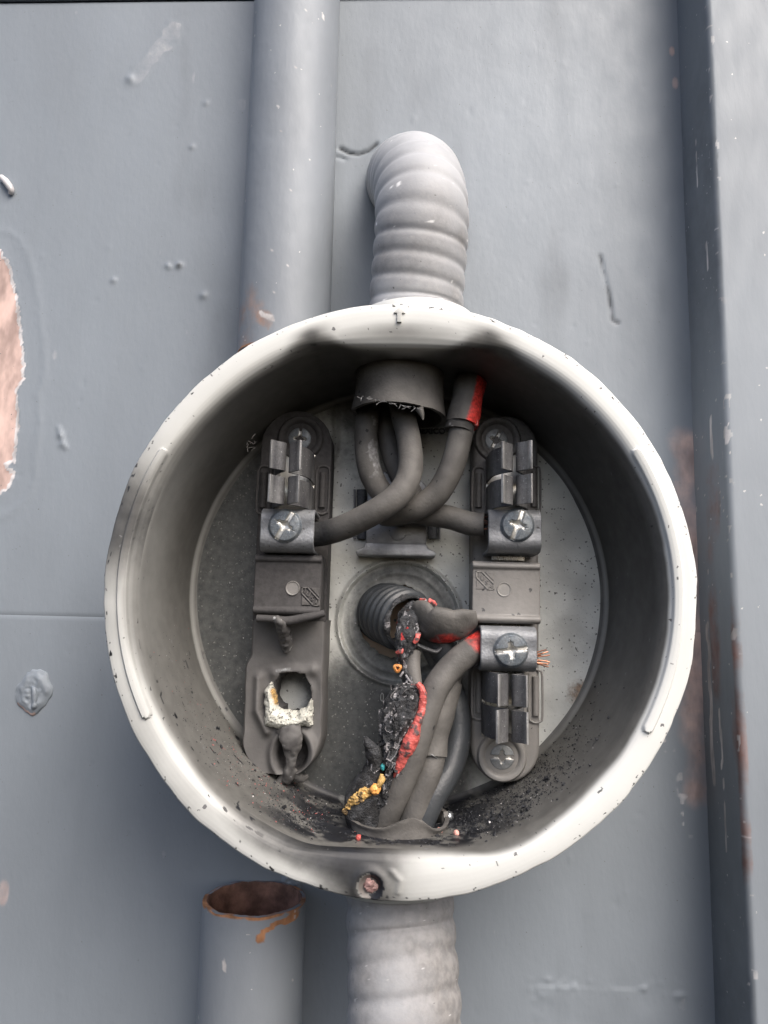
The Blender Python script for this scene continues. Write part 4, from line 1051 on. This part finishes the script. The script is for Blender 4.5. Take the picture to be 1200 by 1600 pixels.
# lower wires
def redtip(P, s, t): return dict(red=sm(9.5, 1.5, s + 1.5 * vnoise(P, .3, 2)) * sm(-.8, .8, np.cos(t) + .4), soot=np.clip(.22 + .45 * vnoise(P, .35, 3) + .7 * sm(2.0, 0, s), 0, .9) * sm(11, 8, s))
wG = wire('dark sooty wire bowing out at the far right of the lower bundle', [(672, 1000, 24), (695, 1050, 25), (712, 1100, 27), (716, 1150, 29), (703, 1200, 33), (676, 1245, 37), (655, 1292, 38)], 4.3, mat=M['darkw'],
          afn=lambda P, s, t: dict(mark=.8 * (vnoise(P, .9, 8) > .55) * (np.abs(pix(P)[1] - 1165) < 18) * (pix(P)[0] > 722)))
wF = wire('sooty wire with split insulation in the middle of the lower bundle', [(715, 1020, 30), (697, 1075, 33), (682, 1130, 36), (674, 1190, 38), (655, 1245, 39), (640, 1295, 38)], 4.3)
g = G(); 
g.tube([(*Q(700, 1065, 33), 4.9), (*Q(686, 1115, 36), 5.2), (*Q(678, 1150, 37), 5.0), (*Q(676, 1181, 38), 4.9)], 5, n=40, step=.4, rfn=lambda s, t, P: .3 * vnoise(P, .3, 3))
mesh_obj('split_sleeve', g, M['wire'], wF)
g = G(); g.tube([(*Q(664, 1176, 41.5), .25), (*Q(676, 1180, 42.8), .3), (*Q(684, 1186, 41.5), .25)], 1, n=6, step=.4, afn=lambda P, s, t: dict(mark=.9 + 0 * s)); mesh_obj('sleeve_crack', g, M['darkw'], wF)
wI = wire('short dark wire half hidden between two thicker lower wires', [(655, 1120, 27), (645, 1190, 31), (632, 1235, 35), (618, 1292, 36)], 3.7, mat=M['darkw'])
wE = wire('sooty wire from the lower right lug with a red tip and a melted red side', [(757, 1003, 36), (735, 1017, 38), (705, 1043, 40), (680, 1078, 42), (664, 1120, 43), (650, 1165, 43), (628, 1220, 42), (603, 1275, 39), (596, 1295, 38)], 4.4, afn=redtip)
strands(wE, Q(836, 1030, 36), (1, .05, .1), 13, 4.2, 1.0, sootv=.15, seed=9)
# red melted strip and charred flank of that wire
g = G()
g.tube([(*Q(652, 1068, 45.5), 1.0), (*Q(660, 1080, 46), 1.2), (*Q(660, 1105, 46.5), 1.2), (*Q(651, 1132, 47), 1.6), (*Q(642, 1158, 47), 2.4), (*Q(632, 1180, 46), 2.0), (*Q(623, 1200, 45.6), 1.5), (*Q(616, 1214, 45), .6)], 1, n=44, step=.2,
       rfn=lambda s, t, P: .03 * np.sin(s * 9 + 4 * vnoise(P, .5, 2)) + .55 * fbm(P, .5, 4, 3) + .12 * vnoise(P, 2.5, 4), afn=lambda P, s, t: dict(soot=.95 * sm(.12, .4, fbm(P, .5, 3, 3) + .25 * vnoise(P, 1.5, 2))))
o = mesh_obj('melted_strip', g, M['red'], wE); o['label'] = 'bubbled red melted strip'
def charfn(a_=1.1, sc_=.35, seed=2):
    return lambda s, t, P: a_ * 1.2 * fbm(P * np.array([1.5, .7, 1.5]), sc_, 5, seed) - .75 * np.abs(vnoise(P * np.array([1.3, .5, 1.3]) + .8 * vnoise(P, .4, 9)[..., None], .9, seed + 5)) - .35 * np.abs(vnoise(P * np.array([1.4, .5, 1.4]), 2.2, seed + 8))
def charat(redv=.5):
    return lambda P, s, t: dict(mark=.95 * sm(.28, .6, vnoise(P * np.array([1.4, .6, 1.4]), .9, 6)), red=redv * sm(.55, .7, vnoise(P, .55, 7)), soot=.8 * sm(.1, .5, vnoise(P, .5, 17)))
g = G()
g.tube([(*Q(636, 1074, 40), 3.2), (*Q(634, 1090, 42), 5.9), (*Q(624, 1125, 42.5), 6.6), (*Q(619, 1155, 42.5), 5.0), (*Q(622, 1180, 42), 3.2), (*Q(610, 1225, 42), 3.3), (*Q(597, 1262, 40.5), 2.8), (*Q(590, 1285, 39), 1.5)], 1, n=64, step=.25, rfn=charfn(), afn=charat(.1))
mesh_obj('charred_flank', g, M['char'], wE)
g = G()
for k in range(95):
    py = rng.uniform(1076, 1215); cxp = np.interp(py, [1076, 1120, 1190, 1215], [632, 618, 606, 612])
    px = cxp + rng.uniform(-24, 16); z_ = 47.5 - 7 * ((px - cxp) / 24) ** 2 + rng.uniform(-1.5, .3)
    w_, l_ = rng.uniform(.5, 1.3), rng.uniform(.8, 2.6); uu, vv = np.meshgrid(np.linspace(-1, 1, 5), np.linspace(-1, 1, 6))
    Pf = np.stack([uu * w_ * (1 - .3 * vv ** 2), vv * l_, .45 * uu ** 2 + rng.uniform(-.5, .9) * vv ** 2], -1)
    Pf += .25 * np.stack([vnoise(Pf + k, 1.2, 1), vnoise(Pf + k, 1.2, 2), vnoise(Pf + k, 1.2, 3)], -1)
    R3 = np.array(Matrix.Rotation(rng.uniform(-.6, .6) - .25, 3, 'Z') @ Matrix.Rotation(rng.uniform(-.7, .7), 3, 'Y') @ Matrix.Rotation(rng.uniform(-.6, .6), 3, 'X'))
    Pf = Pf @ R3.T + Q(px, py, z_)
    nn = R3 @ np.array([0, 0, 1.]) * .18
    top_, bot_ = Pf, Pf - nn
    ash = float(rng.rand() < .3) * .75; edge_ = np.maximum(np.abs(uu), np.abs(vv)) > .9
    n0 = Pf.shape[0] * Pf.shape[1]
    g.grid(top_, mark=np.where(edge_, .8 * (rng.rand() < .5), ash)); g.grid(bot_, flip=True)
mesh_obj('char_flake', g, M['char'], wE)['kind'] = 'stuff'

wJ = wire('charred wire spilling from the black conduit mouth with red melted edges', [(648, 946, 31, 2.6), (643, 965, 35, 4.6), (638, 985, 38, 4.3), (634, 1010, 39, 3.6), (632, 1038, 38, 2.6), (640, 1062, 40, 2.4), (645, 1078, 41, 2.0)], 3, mat=M['char'],
          rfn=charfn(.8, .4, 4), afn=charat(.9), n=56, step=.25)
g = G()
g.tube([(*Q(646, 1018, 37.5), 2.4), (*Q(645, 1045, 39), 2.6), (*Q(650, 1070, 40.5), 2.1)], 1, n=26, step=.5); mesh_obj('inner_core', g, M['wire'], wJ)
g = G()
for pts, r in (([(652, 944, 38), (656, 938, 39), (664, 936, 40)], .45), ([(670, 938, 41), (676, 941, 41.5), (680, 946, 41)], .75), ([(655, 988, 42.2), (651, 998, 42.8), (647, 1004, 42.4)], .8), ([(619, 1020, 41), (626, 1018, 42), (631, 1014, 41.5)], .6), ([(636, 1072, 43), (646, 1071, 43.5), (655, 1072, 43)], .5)):
    g.tube([(*Q(*p_), r) for p_ in pts], r, n=20, step=.15, squash=.6, rfn=lambda s, t, P: .5 * fbm(P, 1.1, 4, 2), afn=lambda P, s, t: dict(soot=.9 * (vnoise(P, .9, 3) > .15), mark=0 * s))
mesh_obj('red_melt', g, M['red'], wJ)
g = G(); c = Q(621, 1044, 42); g.lathe(c, [(.45, .7), (.75, 1.0), (1.3, .7), (1.5, 0), (1.3, -1.2), (.6, -1.5), (.3, -.6), (.35, .2), (.45, .7)], n=24, rfn=lambda t, h: .15 * np.sin(3 * t), red=.55); mesh_obj('melted_ring', g, M['yellow'], wJ)
g = G()
for k in range(5):
    a_ = Q(630 + k * 4, 1050 + k * 5, 42); b_ = a_ + (rng.uniform(-3, 3), rng.uniform(-4, 0), .5); g.tube([a_, (a_ + b_) / 2 + (0, 0, .6), b_], .35, n=8, step=.5, afn=lambda P, s, t: dict(mark=.85 + 0 * s))
mesh_obj('ash_strands', g, M['char'], wJ)

# flattened sleeve pointing right
wK = thing('burnt_sleeve', 'flattened sooty tape sleeve with red underside reaching from the black conduit to the right cover', 'sleeve', tuple(Q(690, 1005, 34)))
g = G()
def slv(P, s, t):
    px_, py_ = pix(P); return dict(red=.85 * sm(24, 5, np.hypot((px_ - 698) * .55, py_ - 1005)), soot=np.clip(.25 + .5 * vnoise(P, .3, 3), 0, .8) * sm(26, 18, np.hypot((px_ - 698) * .55, py_ - 1005)), mark=.5 * np.exp(-(polyd(px_, py_, [(683, 995), (690, 1006)]) / 3) ** 2))
g.tube([(*Q(652, 968, 35), 4.6), (*Q(662, 964, 38), 6.0), (*Q(672, 972, 39.5), 7.2), (*Q(690, 977, 40), 7.3), (*Q(710, 977, 40), 6.4), (*Q(727, 971, 40), 5.3), (*Q(740, 967, 40), 3.6), (*Q(745, 966, 40), 2.6)], 1, n=60, step=.35, squash=.5,
       rfn=lambda s, t, P: .5 * fbm(P, .16, 3, 2) - 1.3 * np.exp(-((s - 6.0) / 1.4) ** 2) * (np.sin(t) < .3) + .1 * vnoise(P, .8, 5), afn=slv)
mesh_obj('tape_wrap', g, M['wire'], wK)
g = G(); g.tube([(*Q(652, 1008, 36), .7), (*Q(665, 1014, 36), .8), (*Q(680, 1018, 35), .7), (*Q(690, 1012, 35), .5)], 1, n=12, step=.4, squash=2.2, afn=lambda P, s, t: dict(mark=.5 + 0 * s)); mesh_obj('tape_end', g, M['darkw'], wK)
wL = wire('short thick dark wire hidden behind the flattened sleeve', [(668, 985, 30), (690, 1010, 30), (702, 1035, 29), (690, 1065, 28)], 5.0, mat=M['darkw'])

# burnt stump
wH = thing('burnt_wire_stump', 'charred wire stump with yellow melt at the lower left of the bundle', 'wire stump', tuple(Q(560, 1290, 38)))
g = G(); g.tube([(*Q(572, 1296, 38), 5.6), (*Q(568, 1262, 39), 6.6), (*Q(572, 1235, 40), 5.6), (*Q(582, 1212, 42), 4.0), (*Q(585, 1190, 44), 2.5), (*Q(583, 1175, 46), 2.6), (*Q(576, 1163, 48), 1.6), (*Q(570, 1153, 49), .7)], 1, n=56, step=.3,
                rfn=lambda s, t, P: .9 * fbm(P, .3, 4, 3), afn=lambda P, s, t: dict(mark=.7 * sm(.5, .7, vnoise(P, .8, 6)) * sm(12, 20, s), soot=.9 * sm(.2, .5, vnoise(P, .4, 17))))
mesh_obj('charred_core', g, M['char'], wH)
g = G()
for k, (px, py, z_, r) in enumerate(((541, 1268, 43, 1.3), (547, 1260, 44, 1.4), (553, 1251, 45, 1.9), (560, 1246, 45.5, 2.1), (567, 1241, 46, 1.9), (573, 1235, 46, 1.4))):
    g.blob(Q(px, py, z_ - .6), r, .5, n=20, seed=k, sq=(1.1, .8, .8)); V_ = g.V[-1]; g.A['soot'][-1] = .9 * (vnoise(V_, .8, 4) > .25)
g.tube([(*Q(590, 1228, 47), .9), (*Q(596, 1220, 47), 1.0), (*Q(598, 1210, 46.5), .8)], 1, n=12, step=.3, rfn=lambda s, t, P: .3 * vnoise(P, .8, 1))
mesh_obj('yellow_melt', g, M['yellow'], wH)
g = G(); g.blob(Q(586, 1233, 46.6), 1.75, .35, n=22, seed=3); mesh_obj('orange_drop', g, M['orange'], wH)
g = G(); g.blob(Q(598, 1199, 46), .85, .4, n=12, seed=5, sq=(.8, 1.3, .8)); g.blob(Q(590, 1185, 44), .6, .3, n=8, seed=6); mesh_obj('teal_drop', g, M['teal'], wH)

# ---------------------------------------------------------------- beads and debris
def wall_pt(ang_deg, z_, off=.3):
    """point resting on the inner wall of the bowl"""
    a_ = math.radians(ang_deg); r = 77.0 + 2.6 * (z_ - ZB - 1.8) / 45 - off
    fl = 76.6 / abs(math.sin(a_) + 1e-6)
    r = min(r, fl - off) if abs(math.sin(a_)) > .8 else r
    return np.array([r * math.cos(a_), r * math.sin(a_), z_])
def at_pix(px, py, off):
    best = None
    for z_ in np.arange(ZB + 2, 62, .5):
        p_ = Q(px, py, z_); r = math.hypot(p_[0], p_[1]); a_ = math.degrees(math.atan2(p_[1], p_[0])); w_ = wall_pt(a_, z_, off); e_ = abs(math.hypot(w_[0], w_[1]) - r)
        if best is None or e_ < best[0]: best = (e_, w_)
    return best[1]
for px, py, r, m_, lab in ((687, 1298, .95, 'pink', 'pale pink melted bead lying just right of the torn bottom sleeve'), (713, 1302, .9, 'pink', 'salmon bead lying alone right of the paler bead'),
                           (702, 1275, 1.7, 'steelbead', 'shiny grey metal bead lying right of the torn bottom sleeve'), (560, 1309, .85, 'red', 'red melted crumb lying below the torn bottom sleeve')):
    g = G(); g.blob(at_pix(px, py, r), r, .35, n=16, seed=int(px), sq=(1, 1, 1) if r < 1.5 else (.8, 1, 1.2))
    solo('melted_bead', lab, 'bead', g, M[m_])
g = G(); rs = np.random.RandomState(3)
octa = np.array([(1, 0, 0), (-1, 0, 0), (0, 1, 0), (0, -1, 0), (0, 0, 1), (0, 0, -1)], float)
of = [(0, 2, 4), (2, 1, 4), (1, 3, 4), (3, 0, 4), (2, 0, 5), (1, 2, 5), (3, 1, 5), (0, 3, 5)]
def crumb(p_, r, mark=0, red=0):
    V_ = octa * rs.uniform(.5, 1.3, (6, 1)) * r * rs.uniform(.5, 1.2, 3)
    q_ = Quaternion(Vector(rs.normal(size=3)), rs.uniform(0, 6)).to_matrix(); V_ = V_ @ np.array(q_)
    g.add(V_ + p_, of, mark=mark, red=red)
def scatter(n, a0, sa, z0, sz, r0, r1, wm=.08, wr=.0):
    for _ in range(n):
        a_ = rs.normal(a0, sa); z_ = rs.normal(z0, sz)
        if z_ < ZB + 2 or z_ > 60 or a_ < 190 or a_ > 345: continue
        r = rs.uniform(r0, r1) * rs.choice([.4, .6, 1]); u = rs.rand()
        mk = u < wm; rd = (not mk) and u < wm + wr
        if mk: r *= .5
        crumb(wall_pt(a_, z_, r * .3), r, 1. * mk, 1. * rd)
scatter(2600, 284, 15, 45, 7, .1, .62, .10)
scatter(160, 284, 14, 45, 6, .5, 1.2, .03)
scatter(1400, 258, 9, 47, 7, .1, .5, .12, .03)
scatter(60, 256, 8, 45, 6, .5, 1.1, .03)
scatter(2200, 300, 13, 28, 10, .1, .5, .08)
scatter(900, 238, 12, 36, 12, .08, .34, .25, .28)
scatter(900, 222, 18, 38, 14, .08, .3, .2, .05)
scatter(900, 262, 14, 24, 7, .15, .7, .05)
for _ in range(160):   # dust on the sooted back plate
    px, py = rs.uniform(330, 590), rs.uniform(760, 1220)
    p_ = Q(px, py, ZB + .3)
    if math.hypot(p_[0], p_[1]) < 74 and not (385 < px < 520): crumb(p_, rs.uniform(.12, .3), float(rs.rand() < .8))
solo('soot_crumbs', 'black soot crumbs and pale grit scattered over the bottom of the socket', 'debris', g, M['crumb'], kind='stuff')
g = G()
for _ in range(14):
    a_ = Q(rs.uniform(380, 402), rs.uniform(684, 700), rs.uniform(20, 26)); b_ = a_ + rs.uniform(-1, 1, 3) * (3.5, 3.0, 1)
    g.tube([a_, (a_ + b_) / 2 + rs.uniform(-.5, .5, 3), b_], .12, n=5, step=.8, afn=lambda P, s, t: dict(mark=1 + 0 * s))
solo('dust_tuft', 'small pale fluff of fibres caught at the upper left of the burnt block', 'fluff', g, M['crumb'])

for o in bpy.data.objects:
    if '_o' in o: del o['_o']
